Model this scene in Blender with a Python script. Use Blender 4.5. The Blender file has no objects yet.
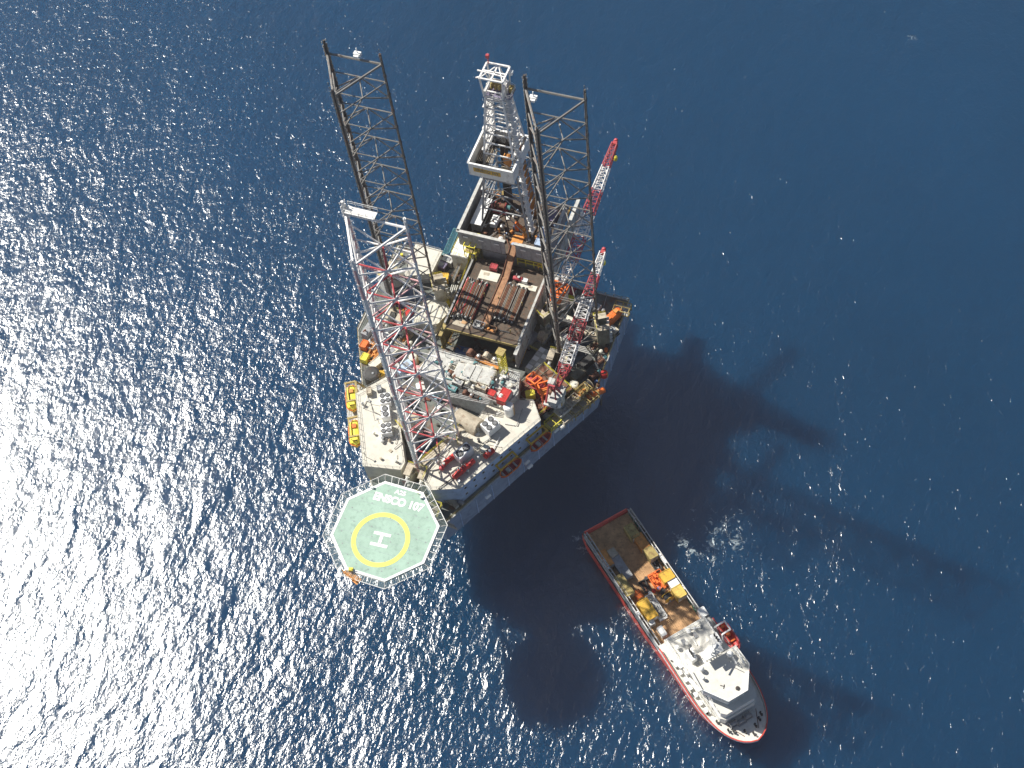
import bpy, bmesh, math, random
from math import sin, cos, pi, radians as RAD, sqrt, atan2, hypot
from mathutils import Vector as V, Matrix, Quaternion
from mathutils.geometry import tessellate_polygon
random.seed(7)
C = bpy.context.scene.collection
SC = bpy.context.scene
HAZE = .00007
SEA = -32.0                      # main deck of the rig is z = 0

# ------------------------------------------------------------------ camera
F = 1297.6
CT = V((88.670, -123.984, 271.815))
def rodrigues(w):
    w = V(w); t = w.length
    return Quaternion(w.normalized(), t).to_matrix()
RC = rodrigues((-0.525987, -0.175042, -0.308286))      # world -> camera
cd = bpy.data.cameras.new('camera'); cam = bpy.data.objects.new('camera', cd); C.objects.link(cam)
cam.matrix_world = Matrix.Translation(CT) @ RC.transposed().to_4x4()
cd.sensor_width = 36; cd.lens = F / 1024 * 36; cd.clip_start = 1; cd.clip_end = 30000
SC.camera = cam
def at(px, py, z=0.0):
    d = RC.transposed() @ V(((px - 512) / F, (384 - py) / F, -1))
    t = (z - CT.z) / d.z
    return CT + t * d

# ------------------------------------------------------------------ light
SUN = V((-0.67766, 0.12693, 0.72434)).normalized()
EL = math.asin(SUN.z); AZ = atan2(SUN.x, SUN.y)
w = bpy.data.worlds.new('World'); SC.world = w; w.use_nodes = True
nt = w.node_tree; nt.nodes.clear()
sk = nt.nodes.new('ShaderNodeTexSky'); sk.sky_type = 'NISHITA'; sk.sun_disc = False
sk.sun_elevation = EL; sk.sun_rotation = AZ; sk.air_density = 1.0; sk.dust_density = 0.6
bg = nt.nodes.new('ShaderNodeBackground'); bg.inputs[1].default_value = 0.052
wo = nt.nodes.new('ShaderNodeOutputWorld')
nt.links.new(sk.outputs[0], bg.inputs[0]); nt.links.new(bg.outputs[0], wo.inputs[0])
sd = bpy.data.lights.new('sun', 'SUN'); so = bpy.data.objects.new('sun', sd); C.objects.link(so)
sd.energy = 5.0; sd.angle = RAD(0.53); sd.color = (1.0, 0.955, 0.87)
so.rotation_euler = SUN.to_track_quat('Z', 'Y').to_euler()
so.location = (-200, 40, 250)
vs = SC.view_settings; vs.view_transform = 'Standard'; vs.look = 'None'; vs.exposure = 0.55; vs.gamma = 1

# ------------------------------------------------------------------ materials
def N(nt, typ, **k):
    n = nt.nodes.new(typ)
    for a, b in k.items(): setattr(n, a, b)
    return n
MATS = {}
def paint(name, col, rough=0.55, metal=0.0, var=0.25, rust=0.0, scale=0.7, spec=0.4, grime=0.25):
    """weathered paint: large tone patches, fine mottling, dirt blotches, rust specks - all in world space"""
    m = bpy.data.materials.new(name); m.use_nodes = True; t = m.node_tree; L = t.links
    b = t.nodes['Principled BSDF']
    geo = N(t, 'ShaderNodeNewGeometry')
    n1 = N(t, 'ShaderNodeTexNoise'); n1.inputs['Scale'].default_value = scale; n1.inputs['Detail'].default_value = 6; n1.inputs['Roughness'].default_value = .62
    n2 = N(t, 'ShaderNodeTexNoise'); n2.inputs['Scale'].default_value = scale * 3.7; n2.inputs['Detail'].default_value = 4
    L.new(geo.outputs['Position'], n1.inputs['Vector']); L.new(geo.outputs['Position'], n2.inputs['Vector'])
    r1 = N(t, 'ShaderNodeValToRGB'); L.new(n1.outputs['Fac'], r1.inputs[0])
    lo = [c * (1 - var) for c in col]; hi = [min(1, c * (1 + var * .5)) for c in col]
    r1.color_ramp.elements[0].position = .3; r1.color_ramp.elements[0].color = (*lo, 1)
    r1.color_ramp.elements[1].position = .68; r1.color_ramp.elements[1].color = (*hi, 1)
    out = r1.outputs[0]
    def mixin(fac_noise, lo_, hi_, color, amount, prev):
        r = N(t, 'ShaderNodeMapRange'); r.inputs[1].default_value = lo_; r.inputs[2].default_value = hi_; r.inputs[4].default_value = amount
        L.new(fac_noise, r.inputs[0])
        mx = N(t, 'ShaderNodeMix', data_type='RGBA'); L.new(r.outputs[0], mx.inputs[0]); L.new(prev, mx.inputs[6]); mx.inputs[7].default_value = (*color, 1)
        return mx.outputs[2]
    if grime: out = mixin(n2.outputs['Fac'], .52, .75, [c * .45 for c in col], grime * 2, out)
    if rust:
        n3 = N(t, 'ShaderNodeTexNoise'); n3.inputs['Scale'].default_value = scale * 1.6; n3.inputs['Detail'].default_value = 8
        mp = N(t, 'ShaderNodeMapping'); mp.inputs['Location'].default_value = (31, 7, 3); mp.inputs['Scale'].default_value = (1, 1, .5)
        L.new(geo.outputs['Position'], mp.inputs[0]); L.new(mp.outputs[0], n3.inputs['Vector'])
        out = mixin(n3.outputs['Fac'], .60 - .12 * rust, .72 - .1 * rust, (.16, .065, .03), min(1, rust * 1.3), out)
    L.new(out, b.inputs['Base Color'])
    b.inputs['Metallic'].default_value = metal; b.inputs['Specular IOR Level'].default_value = spec
    rr = N(t, 'ShaderNodeMapRange'); rr.inputs[3].default_value = max(.05, rough - .12); rr.inputs[4].default_value = min(1, rough + .15)
    L.new(n2.outputs['Fac'], rr.inputs[0]); L.new(rr.outputs[0], b.inputs['Roughness'])
    bp = N(t, 'ShaderNodeBump'); bp.inputs['Strength'].default_value = .15; bp.inputs['Distance'].default_value = .05
    L.new(n2.outputs['Fac'], bp.inputs['Height']); L.new(bp.outputs[0], b.inputs['Normal'])
    MATS[name] = m
    return m
M = {}
def P(k, *a, **kw): M[k] = paint(k, *a, **kw)
P('white', (.78, .77, .73), .45, rust=.25, var=.1, grime=.15)
P('whiteclean', (.80, .80, .78), .4, var=.06, grime=.06)
P('cream', (.66, .63, .53), .6, rust=.2, var=.14, grime=.2, scale=.35)
P('roofcream', (.60, .57, .49), .7, rust=.12, var=.12, grime=.14, scale=.25)
P('pale', (.50, .50, .47), .6, rust=.3, var=.25)
P('grey', (.30, .31, .32), .55, rust=.25, var=.25)
P('bluegrey', (.42, .53, .70), .5, rust=.12, var=.18, scale=.3)  # accommodation wall's blue is sky reflection put into the base colour
P('hullgrey', (.25, .32, .42), .5, rust=.3, var=.2, scale=.2)
P('deck', (.15, .165, .15), .75, rust=.5, var=.4, scale=.3)
P('dark', (.045, .045, .045), .6, rust=.2, var=.4)
P('rust', (.19, .085, .05), .75, rust=.4, var=.45)
P('legdark', (.07, .062, .056), .6, rust=.45, var=.35, scale=.35)
P('legbrace', (.20, .19, .175), .5, rust=.35, var=.25, scale=.4)
P('rack', (.24, .22, .19), .45, rust=.4, var=.3, scale=.5)
P('legwhite', (.80, .78, .75), .45, rust=.22, var=.12, scale=.4)
P('legred', (.44, .06, .07), .5, rust=.2, var=.25, scale=.4)
P('legpink', (.62, .36, .36), .5, rust=.2, var=.2, scale=.4)
P('yellow', (.66, .40, .05), .5, rust=.3, var=.2)
P('mustard', (.70, .50, .12), .5, rust=.2, var=.2)
P('lemon', (.78, .68, .07), .5, rust=.15, var=.2)
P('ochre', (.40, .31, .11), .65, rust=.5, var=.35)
P('orange', (.75, .17, .03), .45, rust=.15, var=.2)
P('tangerine', (.62, .26, .06), .55, rust=.3, var=.25)
P('red', (.55, .035, .03), .45, rust=.15, var=.25)
P('blue', (.06, .12, .27), .5, rust=.2, var=.3)
P('teal', (.10, .26, .27), .55, rust=.2, var=.3)
P('skyblue', (.35, .58, .68), .5, var=.2)
P('green', (.10, .22, .14), .6, rust=.2, var=.3)
P('pipedeck', (.10, .075, .055), .8, rust=.4, var=.4)
P('brown', (.23, .13, .07), .8, rust=.4, var=.35)
P('trough', (.36, .19, .10), .7, rust=.4, var=.3)
P('wood', (.50, .30, .15), .85, var=.35, scale=.5, grime=.4)
P('tan', (.48, .42, .32), .7, rust=.4, var=.25)
P('olive', (.22, .21, .15), .7, rust=.4, var=.35)
P('steel', (.42, .42, .41), .4, metal=.6, rust=.3, var=.25)
P('heligreen', (.33, .47, .385), .75, var=.14, grime=.2, scale=.3)
P('markwhite', (.85, .85, .84), .7, var=.04, grime=.05)
P('markyellow', (.82, .80, .16), .7, var=.06, grime=.06)
P('shipred', (.58, .07, .05), .4, rust=.12, var=.15, scale=.3)
P('shipwhite', (.75, .75, .73), .4, rust=.1, var=.06, grime=.07, scale=.4)
P('shipdeck', (.64, .62, .56), .65, rust=.1, var=.1, grime=.1, scale=.4)
P('net', (.33, .42, .40), .7, var=.2)
P('purple', (.20, .17, .26), .6, var=.3)
def glass(k, col):
    m = bpy.data.materials.new(k); m.use_nodes = True; b = m.node_tree.nodes['Principled BSDF']
    b.inputs['Base Color'].default_value = (*col, 1); b.inputs['Roughness'].default_value = .08; b.inputs['Specular IOR Level'].default_value = .8
    M[k] = m
glass('glass', (.02, .025, .03))

# ------------------------------------------------------------------ mesh builder
class MB:
    def __init__(s): s.v = []; s.f = []
    def add(s, vs, fs):
        o = len(s.v); s.v += [tuple(v) for v in vs]; s.f += [tuple(i + o for i in f) for f in fs]; return s
    def box(s, c, d, rz=0.0, tilt=None):
        x, y, z = d[0] / 2, d[1] / 2, d[2] / 2
        vs = [V((a * x, b * y, e * z)) for e in (-1, 1) for a, b in ((-1, -1), (1, -1), (1, 1), (-1, 1))]
        R = Matrix.Rotation(rz, 3, 'Z')
        if tilt is not None: R = R @ Matrix.Rotation(tilt, 3, 'Y')
        return s.add([R @ v + V(c) for v in vs], [(3, 2, 1, 0), (4, 5, 6, 7), (0, 1, 5, 4), (1, 2, 6, 5), (2, 3, 7, 6), (3, 0, 4, 7)])
    def bar(s, p, q, wd, h, up=(0, 0, 1)):
        """square-section beam between two points"""
        p = V(p); q = V(q); u = (q - p); l = u.length; u.normalize(); up = V(up)
        if abs(u.dot(up)) > .98: up = V((0, 1, 0))
        a = u.cross(up).normalized(); b = a.cross(u).normalized()
        vs = [o + a * (i * wd / 2) + b * (j * h / 2) for o in (p, q) for i, j in ((-1, -1), (1, -1), (1, 1), (-1, 1))]
        return s.add(vs, [(0, 1, 2, 3), (7, 6, 5, 4), (1, 0, 4, 5), (2, 1, 5, 6), (3, 2, 6, 7), (0, 3, 7, 4)])
    def tube(s, p, q, r, n=6, r2=None, caps=True):
        p = V(p); q = V(q); u = q - p
        if u.length < 1e-6: return s
        u.normalize(); up = V((0, 0, 1)) if abs(u.z) < .9 else V((1, 0, 0))
        a = u.cross(up).normalized(); b = u.cross(a); r2 = r if r2 is None else r2
        vs = [o + (a * cos(2 * pi * i / n) + b * sin(2 * pi * i / n)) * rr for o, rr in ((p, r), (q, r2)) for i in range(n)]
        fs = [(i, i + n, (i + 1) % n + n, (i + 1) % n) for i in range(n)]
        if caps: fs += [tuple(range(n)), tuple(range(2 * n - 1, n - 1, -1))]
        return s.add(vs, fs)
    def path(s, pts, r, n=6):
        for a, b in zip(pts[:-1], pts[1:]): s.tube(a, b, r, n)
        return s
    def prism(s, poly, z0, z1, holes=(), cap0=True, cap1=True):
        loops = [list(poly)] + [list(h) for h in holes]
        flat = [p for l in loops for p in l]; n = len(flat)
        tris = tessellate_polygon([[V((p[0], p[1], 0)) for p in l] for l in loops])
        fs = []
        def ccw(t): 
            a, b, c = [flat[i] for i in t]
            return t if (b[0] - a[0]) * (c[1] - a[1]) - (b[1] - a[1]) * (c[0] - a[0]) > 0 else (t[0], t[2], t[1])
        for t in tris:
            t = ccw(t)
            if cap1: fs.append(tuple(i + n for i in t))
            if cap0: fs.append((t[2], t[1], t[0]))
        o = 0
        for li, l in enumerate(loops):
            k = len(l); A = sum(l[i][0] * l[(i + 1) % k][1] - l[(i + 1) % k][0] * l[i][1] for i in range(k))
            sgn = (A > 0) == (li == 0)
            for i in range(k):
                a, b = o + i, o + (i + 1) % k
                fs.append((a, b, b + n, a + n) if sgn else (b, a, a + n, b + n))
            o += k
        return s.add([(p[0], p[1], z0) for p in flat] + [(p[0], p[1], z1) for p in flat], fs)
    def lathe(s, c, prof, n=12, axis='z', rot=0.0):
        """profile of (radius, height) revolved about axis through c"""
        vs = []
        for r, h in prof:
            for i in range(n):
                a = 2 * pi * i / n + rot
                if axis == 'z': p = (r * cos(a), r * sin(a), h)
                elif axis == 'x': p = (h, r * cos(a), r * sin(a))
                else: p = (r * sin(a), h, r * cos(a))
                vs.append(V(c) + V(p))
        fs = []
        for k in range(len(prof) - 1):
            for i in range(n):
                j = (i + 1) % n; fs.append((k * n + i, k * n + j, k * n + n + j, k * n + n + i))
        fs.append(tuple(range(n - 1, -1, -1))); m = (len(prof) - 1) * n; fs.append(tuple(range(m, m + n)))
        return s.add(vs, fs)
    def loft(s, secs, cap=True, closed=False):
        n = len(secs[0]); vs = [p for q in secs for p in q]; fs = []
        for k in range(len(secs) - 1):
            for i in range(n if closed else n - 1):
                j = (i + 1) % n; fs.append((k * n + i, k * n + j, k * n + n + j, k * n + n + i))
        if cap:
            fs.append(tuple(range(n - 1, -1, -1))); m = (len(secs) - 1) * n; fs.append(tuple(range(m, m + n)))
        return s.add(vs, fs)
    def rail(s, pts, z=0.0, h=1.1, r=.045, step=2.0, close=False, rails=2):
        pts = [V((p[0], p[1], p[2] if len(p) > 2 else z)) for p in pts]
        if close: pts = pts + [pts[0]]
        for a, b in zip(pts[:-1], pts[1:]):
            for k in range(1, rails + 1): s.tube(a + V((0, 0, h * k / rails)), b + V((0, 0, h * k / rails)), r, 4, caps=False)
            n = max(1, int((b - a).length / step))
            for i in range(n + 1):
                p = a.lerp(b, i / n); s.tube(p, p + V((0, 0, h)), r, 4, caps=False)
        return s
    def build(s, name, mat, parent=None, fix=True, smooth=False):
        me = bpy.data.meshes.new(name); me.from_pydata(s.v, [], s.f)
        if fix:
            bm = bmesh.new(); bm.from_mesh(me); bmesh.ops.recalc_face_normals(bm, faces=bm.faces); bm.to_mesh(me); bm.free()
        me.materials.append(M[mat] if isinstance(mat, str) else mat)
        if smooth:
            for p in me.polygons: p.use_smooth = True
        o = bpy.data.objects.new(name, me); C.objects.link(o)
        if parent is not None: o.parent = parent
        return o
def thing(name, label, cat, loc=(0, 0, 0), rz=0.0, group=None, parent=None):
    o = bpy.data.objects.new(name, None); C.objects.link(o); o.empty_display_size = .5
    o.location = loc; o.rotation_euler = (0, 0, rz); o['label'] = label; o['category'] = cat
    if group: o['group'] = group
    return o
def tag(o, label, cat, group=None):
    o['label'] = label; o['category'] = cat
    if group: o['group'] = group
    return o
def children(o): return [c for c in bpy.data.objects if c.parent == o]
def copy_thing(o, loc, rz=None, label=None):
    r = o.copy(); C.objects.link(r); r.location = loc
    if rz is not None: r.rotation_euler = (0, 0, rz)
    if label: r['label'] = label
    def rec(a, b):
        for ch in list(a.children):
            c = ch.copy(); C.objects.link(c); c.parent = b; rec(ch, c)
    rec(o, r)
    return r
def text(name, body, size, loc, rz, mat, parent, ext=.01, tilt=None, sx=1.0, bold=0.0):
    cu = bpy.data.curves.new(name, 'FONT'); cu.body = body; cu.size = size; cu.align_x = 'CENTER'; cu.align_y = 'CENTER'; cu.extrude = ext; cu.offset = bold
    tmp = bpy.data.objects.new(name + '_tmp', cu); C.objects.link(tmp)
    bpy.context.view_layer.update()
    me = bpy.data.meshes.new_from_object(tmp.evaluated_get(bpy.context.evaluated_depsgraph_get()))
    bpy.data.objects.remove(tmp); bpy.data.curves.remove(cu)
    o = bpy.data.objects.new(name, me); C.objects.link(o); me.materials.clear(); me.materials.append(M[mat])
    o.parent = parent; o.location = loc; o.rotation_euler = (tilt or 0, 0, rz); o.scale = (sx, 1, 1)
    return o
AR = atan2(44.8, 23.8); AL = pi - AR          # headings of the two slanted hull sides

# ------------------------------------------------------------------ sea
def make_sea():
    m = bpy.data.materials.new('sea_water'); m.use_nodes = True; t = m.node_tree; L = t.links; b = t.nodes['Principled BSDF']
    out = t.nodes['Material Output']
    geo = N(t, 'ShaderNodeNewGeometry')
    b.inputs['Specular IOR Level'].default_value = 0; b.inputs['Roughness'].default_value = 1
    # large tone drift
    nb = N(t, 'ShaderNodeTexNoise'); nb.inputs['Scale'].default_value = .006; nb.inputs['Detail'].default_value = 3
    L.new(geo.outputs['Position'], nb.inputs['Vector'])
    cr = N(t, 'ShaderNodeValToRGB'); L.new(nb.outputs['Fac'], cr.inputs[0])
    cr.color_ramp.elements[0].position = .3; cr.color_ramp.elements[0].color = (*[c * .85 for c in SEACOL], 1)
    cr.color_ramp.elements[1].position = .72; cr.color_ramp.elements[1].color = (*[c * 1.15 for c in SEACOL], 1)
    # foam patches: propeller wash beside the supply vessel, small whitecaps
    def foam_at(c, r, prev):
        d = N(t, 'ShaderNodeVectorMath', operation='DISTANCE'); L.new(geo.outputs['Position'], d.inputs[0]); d.inputs[1].default_value = c
        mr = N(t, 'ShaderNodeMapRange'); mr.inputs[1].default_value = 0; mr.inputs[2].default_value = r; mr.inputs[3].default_value = .22; mr.inputs[4].default_value = 0
        L.new(d.outputs['Value'], mr.inputs[0])
        if prev is None: return mr.outputs[0]
        mx = N(t, 'ShaderNodeMath', operation='MAXIMUM'); L.new(mr.outputs[0], mx.inputs[0]); L.new(prev, mx.inputs[1]); return mx.outputs[0]
    f = None
    for px, py, r in ((682, 538, 7), (690, 545, 6), (722, 532, 12), (712, 548, 9), (585, 545, 5), (578, 540, 4), (912, 38, 4), (735, 540, 8), (630, 706, 3)):
        f = foam_at(at(px, py, SEA), r, f)
    nf = N(t, 'ShaderNodeTexNoise'); nf.inputs['Scale'].default_value = .55; nf.inputs['Detail'].default_value = 7; nf.inputs['Roughness'].default_value = .7; nf.inputs['Distortion'].default_value = 1.2
    L.new(geo.outputs['Position'], nf.inputs['Vector'])
    ad = N(t, 'ShaderNodeMath', operation='ADD'); L.new(nf.outputs['Fac'], ad.inputs[0]); L.new(f, ad.inputs[1])
    fr = N(t, 'ShaderNodeMapRange'); fr.inputs[1].default_value = .70; fr.inputs[2].default_value = .86; L.new(ad.outputs[0], fr.inputs[0])
    # light scattered back from within the water (soft-edged shadows)
    L.new(cr.outputs[0], b.inputs['Base Color'])
    b.subsurface_method = 'RANDOM_WALK'
    b.inputs['Subsurface Weight'].default_value = SSS
    b.inputs['Subsurface Radius'].default_value = (1, 1, 1)
    b.inputs['Subsurface Scale'].default_value = SSCALE
    fd = N(t, 'ShaderNodeBsdfDiffuse'); fd.inputs[0].default_value = (.45, .52, .53, 1)
    mf = N(t, 'ShaderNodeMixShader'); L.new(fr.outputs[0], mf.inputs[0]); L.new(b.outputs[0], mf.inputs[1]); L.new(fd.outputs[0], mf.inputs[2])
    # waves: swell, wind chop and ripples, crests running across the wind
    def wave(scale, stretch, detail, rough, dist, off, ang):
        mp = N(t, 'ShaderNodeMapping'); mp.inputs['Rotation'].default_value = (0, 0, RAD(ang)); mp.inputs['Scale'].default_value = (1, stretch, 1); mp.inputs['Location'].default_value = (off, off * 2, 0)
        L.new(geo.outputs['Position'], mp.inputs[0])
        n = N(t, 'ShaderNodeTexNoise'); n.inputs['Scale'].default_value = scale; n.inputs['Detail'].default_value = detail; n.inputs['Roughness'].default_value = rough; n.inputs['Distortion'].default_value = dist
        L.new(mp.outputs[0], n.inputs['Vector']); return n.outputs['Fac']
    def scaled(o, k):
        q = N(t, 'ShaderNodeMath', operation='MULTIPLY'); L.new(o, q.inputs[0]); q.inputs[1].default_value = k; return q.outputs[0]
    def plus(a, c):
        q = N(t, 'ShaderNodeMath', operation='ADD'); L.new(a, q.inputs[0]); L.new(c, q.inputs[1]); return q.outputs[0]
    h = None
    for (sc, st, de, ro, di, of, an, am) in WAVES:
        o = scaled(wave(sc, st, de, ro, di, of, an), am); h = o if h is None else plus(h, o)
    bp = N(t, 'ShaderNodeBump'); bp.inputs['Strength'].default_value = 1; bp.inputs['Distance'].default_value = BUMP
    L.new(h, bp.inputs['Height'])
    # gusts: calmer and rougher patches of water
    ng = N(t, 'ShaderNodeTexNoise'); ng.inputs['Scale'].default_value = .016; ng.inputs['Detail'].default_value = 3; ng.inputs['Distortion'].default_value = .6
    L.new(geo.outputs['Position'], ng.inputs['Vector'])
    mg = N(t, 'ShaderNodeMapRange'); mg.inputs[1].default_value = .3; mg.inputs[2].default_value = .7; mg.inputs[3].default_value = BUMP * .86; mg.inputs[4].default_value = BUMP * 1.12
    L.new(ng.outputs['Fac'], mg.inputs[0]); L.new(mg.outputs[0], bp.inputs['Distance'])
    gl = N(t, 'ShaderNodeBsdfGlossy', distribution='BECKMANN'); gl.inputs['Roughness'].default_value = GROUGH; gl.inputs[0].default_value = (1, 1, 1, 1)
    L.new(bp.outputs[0], gl.inputs['Normal'])
    fz = N(t, 'ShaderNodeFresnel'); fz.inputs['IOR'].default_value = GIOR; L.new(bp.outputs[0], fz.inputs['Normal'])
    ms = N(t, 'ShaderNodeMixShader'); L.new(fz.outputs[0], ms.inputs[0]); L.new(mf.outputs[0], ms.inputs[1]); L.new(gl.outputs[0], ms.inputs[2])
    L.new(ms.outputs[0], out.inputs['Surface'])
    s = MB(); S = 7000; s.box((0, 0, SEA - 60), (2 * S, 2 * S, 120))
    o = s.build('sea', m); o['kind'] = 'structure'
SEACOL = (.0012, .033, .084)
SSS = 1.0; SSCALE = 80.0; BUMP = .645; GROUGH = .28; GIOR = 2.0
WAVES = [(.035, .45, 2, .5, .3, 5, 14, 1.5), (.14, .6, 2, .5, .5, 17, 14, .95), (.7, .68, 3, .6, .8, 41, -62, .34), (1.9, .8, 2, .5, .5, 71, -20, .08)]
make_sea()

# ------------------------------------------------------------------ rig hull
HULL = [(-9, -16.4), (9, -16.4), (32, 28.4), (32, 56.5), (-32, 56.5), (-32, 28.4)]
S_ = 12.306; R_ = S_ / sqrt(3)
LEGC = {'bow': (0, 0), 'port': (-21.65, 39.3), 'stb': (21.65, 39.3)}
def tri(c, k): return [(c[0] - S_ / 2 * k, c[1] + R_ / 2 * k), (c[0], c[1] - R_ * k), (c[0] + S_ / 2 * k, c[1] + R_ / 2 * k)]
def hexa(c, k=1.45, cut=.16):
    T = tri(c, k); out = []
    for i in range(3):
        a, b = T[i], T[(i + 1) % 3]
        out.append((a[0] + (b[0] - a[0]) * cut, a[1] + (b[1] - a[1]) * cut)); out.append((b[0] + (a[0] - b[0]) * cut, b[1] + (a[1] - b[1]) * cut))
    return out
WELLS = [hexa(LEGC[k]) for k in LEGC]
hull = thing('rig_hull', 'grey three-sided barge hull of the drilling rig standing over the sea', 'rig hull', (0, 0, -7.6))
def sub(mb, dz): mb.v = [(x, y, z - dz) for x, y, z in mb.v]; return mb
sub(MB().prism(HULL, -7.6, -6.4).prism(HULL, -6.39, -.02, WELLS), -7.6).build('hull_shell', 'hullgrey', hull)  # lower slab closed, added to stop sun passing down the leg wells
def inset(poly, d):
    n = len(poly); out = []
    for i in range(n):
        a, b, c = V(poly[i - 1]), V(poly[i]), V(poly[(i + 1) % n])
        d1 = (b - a).normalized(); d2 = (c - b).normalized(); n1 = V((-d1.y, d1.x)); n2 = V((-d2.y, d2.x))
        k = (n1 + n2); k = k / (k.length_squared) * 2
        out.append(tuple(b + k * d))
    return out
sub(MB().prism(inset(HULL, .05), -.015, .0, WELLS), -7.6).build('main_deck', 'deck', hull)
kb = MB(); kb.prism(HULL, .004, .18, [inset(HULL, .3)]); sub(kb, -7.6).build('kerb', 'pale', hull)
r = MB(); r.rail(inset(HULL, .2), .15, 1.15, .05, 2.0, True, 2); sub(r, -7.6).build('railing', 'ochre', hull)
for a, b in zip(HULL, HULL[1:] + HULL[:1]):       # rubbing strakes down the hull side
    a = V(a); b = V(b); n = int((b - a).length / 5)
    u = (b - a).normalized(); o = V((u.y, -u.x))
    for i in range(1, n):
        p = a.lerp(b, i / n) + o * .08; sub(MB().bar((p.x, p.y, -7.4), (p.x, p.y, -.3), .3, .16, (u.x, u.y, 0)), -7.6).build('fender', 'bluegrey', hull)

# ------------------------------------------------------------------ lattice legs
def lattice_leg(key, label, top, mats, banded):
    cx, cy = LEGC[key]
    t = thing('lattice_leg', label, 'rig leg', (cx, cy, SEA - 18), 0, 'lattice legs of the rig')
    z0 = SEA - 18; T = tri((0, 0), 1)                      # L, T, R
    chm, rackm, hzm, dgm = mats
    CR = .30 if banded else .27; RO = .42 if banded else .36
    lev = [78.5 - 9.2 * i for i in range(9)]
    lev = [z for z in lev if z > 2]
    def pt(i, z): return V((T[i][0], T[i][1], z - z0))
    def mid(i, z): return (pt(i, z) + pt((i + 1) % 3, z)) / 2
    for i in range(3):
        ext = [top + 2.0, top + .2, top + 1.2][i]
        c = MB(); c.tube(pt(i, z0), pt(i, ext), CR, 10)
        o = V((T[i][0], T[i][1], 0)).normalized(); tn = V((-o.y, o.x, 0))
        for z in range(-30, int(top), 5):
            c.tube(pt(i, z), pt(i, z + .5), CR + .08, 10)
        co = c.build('chord', chm, t)
        rk = MB()
        for sg in (-1, 1):
            a = pt(i, z0) + tn * (RO * sg); b = pt(i, ext - 1) + tn * (RO * sg)
            rk.bar(a, b, .24, .12, (o.x, o.y, 0))
        n = int((top) / 1.2)
        for k in range(n):                                # coarse rack teeth
            for sg in (-1, 1):
                rk.box(pt(i, 3 + k * 1.2) + tn * ((RO + .15) * sg), (.12, .16, .6), atan2(tn.y, tn.x))
        ro = rk.build('rack', rackm, co)
        if banded:
            for k in range(0, 5):
                za = 2 + k * 18.4; zb = za + 9.2
                MB().tube(pt(i, za), pt(i, min(zb, ext - .4)), CR + .015, 10).build('paint_band', 'legpink', co)
    # top frame
    h = MB()
    for i in range(3): h.tube(pt(i, top - 1.6), pt((i + 1) % 3, top - 1.6), .27, 6)
    h.build('top_frame', dgm, t)
    for z in lev:
        h = MB()
        for i in range(3): h.tube(pt(i, z), pt((i + 1) % 3, z), .2 if banded else .16, 6)
        h.build('horizontal_brace', ('legpink' if round(z) % 2 else 'legwhite') if banded else hzm, t)
        q = MB()
        for i in range(3): q.tube(mid(i, z), mid((i + 1) % 3, z), .2 if banded else .13, 6)
        q.build('inner_brace', hzm, t)
        for i in range(3):
            d = MB(); m_ = mid(i, z)
            for j in (i, (i + 1) % 3):
                d.tube(m_, pt(j, z - 4.6), .23 if banded else .165, 6)
                
                if banded: d.tube(m_, pt(j, min(z + 4.6, top - 1.6)), .2, 6)
            d.build('diagonal_brace', dgm, t)
    return t, pt, mid
leg_b, ptb, midb = lattice_leg('bow', 'white and red painted lattice leg beside the helideck', 87.6, ('legwhite', 'legwhite', 'legred', 'legwhite'), True)
leg_p, ptp, midp = lattice_leg('port', 'dark rusty lattice leg behind the white and red one', 85.2, ('legdark', 'rack', 'legbrace', 'legbrace'), False)
leg_s, pts_, mids = lattice_leg('stb', 'dark rusty lattice leg standing between derrick and crane boom', 86.6, ('legdark', 'rack', 'legbrace', 'legbrace'), False)
# catwalk on top of the white leg, beacons on the dark legs
m = MB(); a = ptb(0, 87.6); b = (ptb(0, 87.6) + ptb(2, 87.6)) / 2
m.bar(a + V((.6, -.2, .2)), b + V((.4, -.2, .2)), 1.9, .12); m.build('catwalk', 'white', leg_b)
m = MB(); m.rail([a + V((.6, .8, .3)), b + V((.4, .8, .3))], 0, 1.1, .06, 1.2); m.rail([a + V((.6, -1.2, .3)), b + V((.4, -1.2, .3))], 0, 1.1, .06, 1.2); m.build('railing', 'white', leg_b)
for lg, p in ((leg_p, (ptp(0, 85.2) * .42 + ptp(2, 85.2) * .58)), (leg_s, pts_(0, 86.6) * .85 + pts_(2, 86.6) * .15 + V((0.3, -1.6, -2)))):
    m = MB(); m.box(p, (1.5, .9, .7)); m.box(p + V((.1, -.9, .1)), (1.1, .5, .5)); m.tube(p, p + V((0, 0, 1.6)), .12, 6); m.build('beacon', 'whiteclean', lg)

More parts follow.
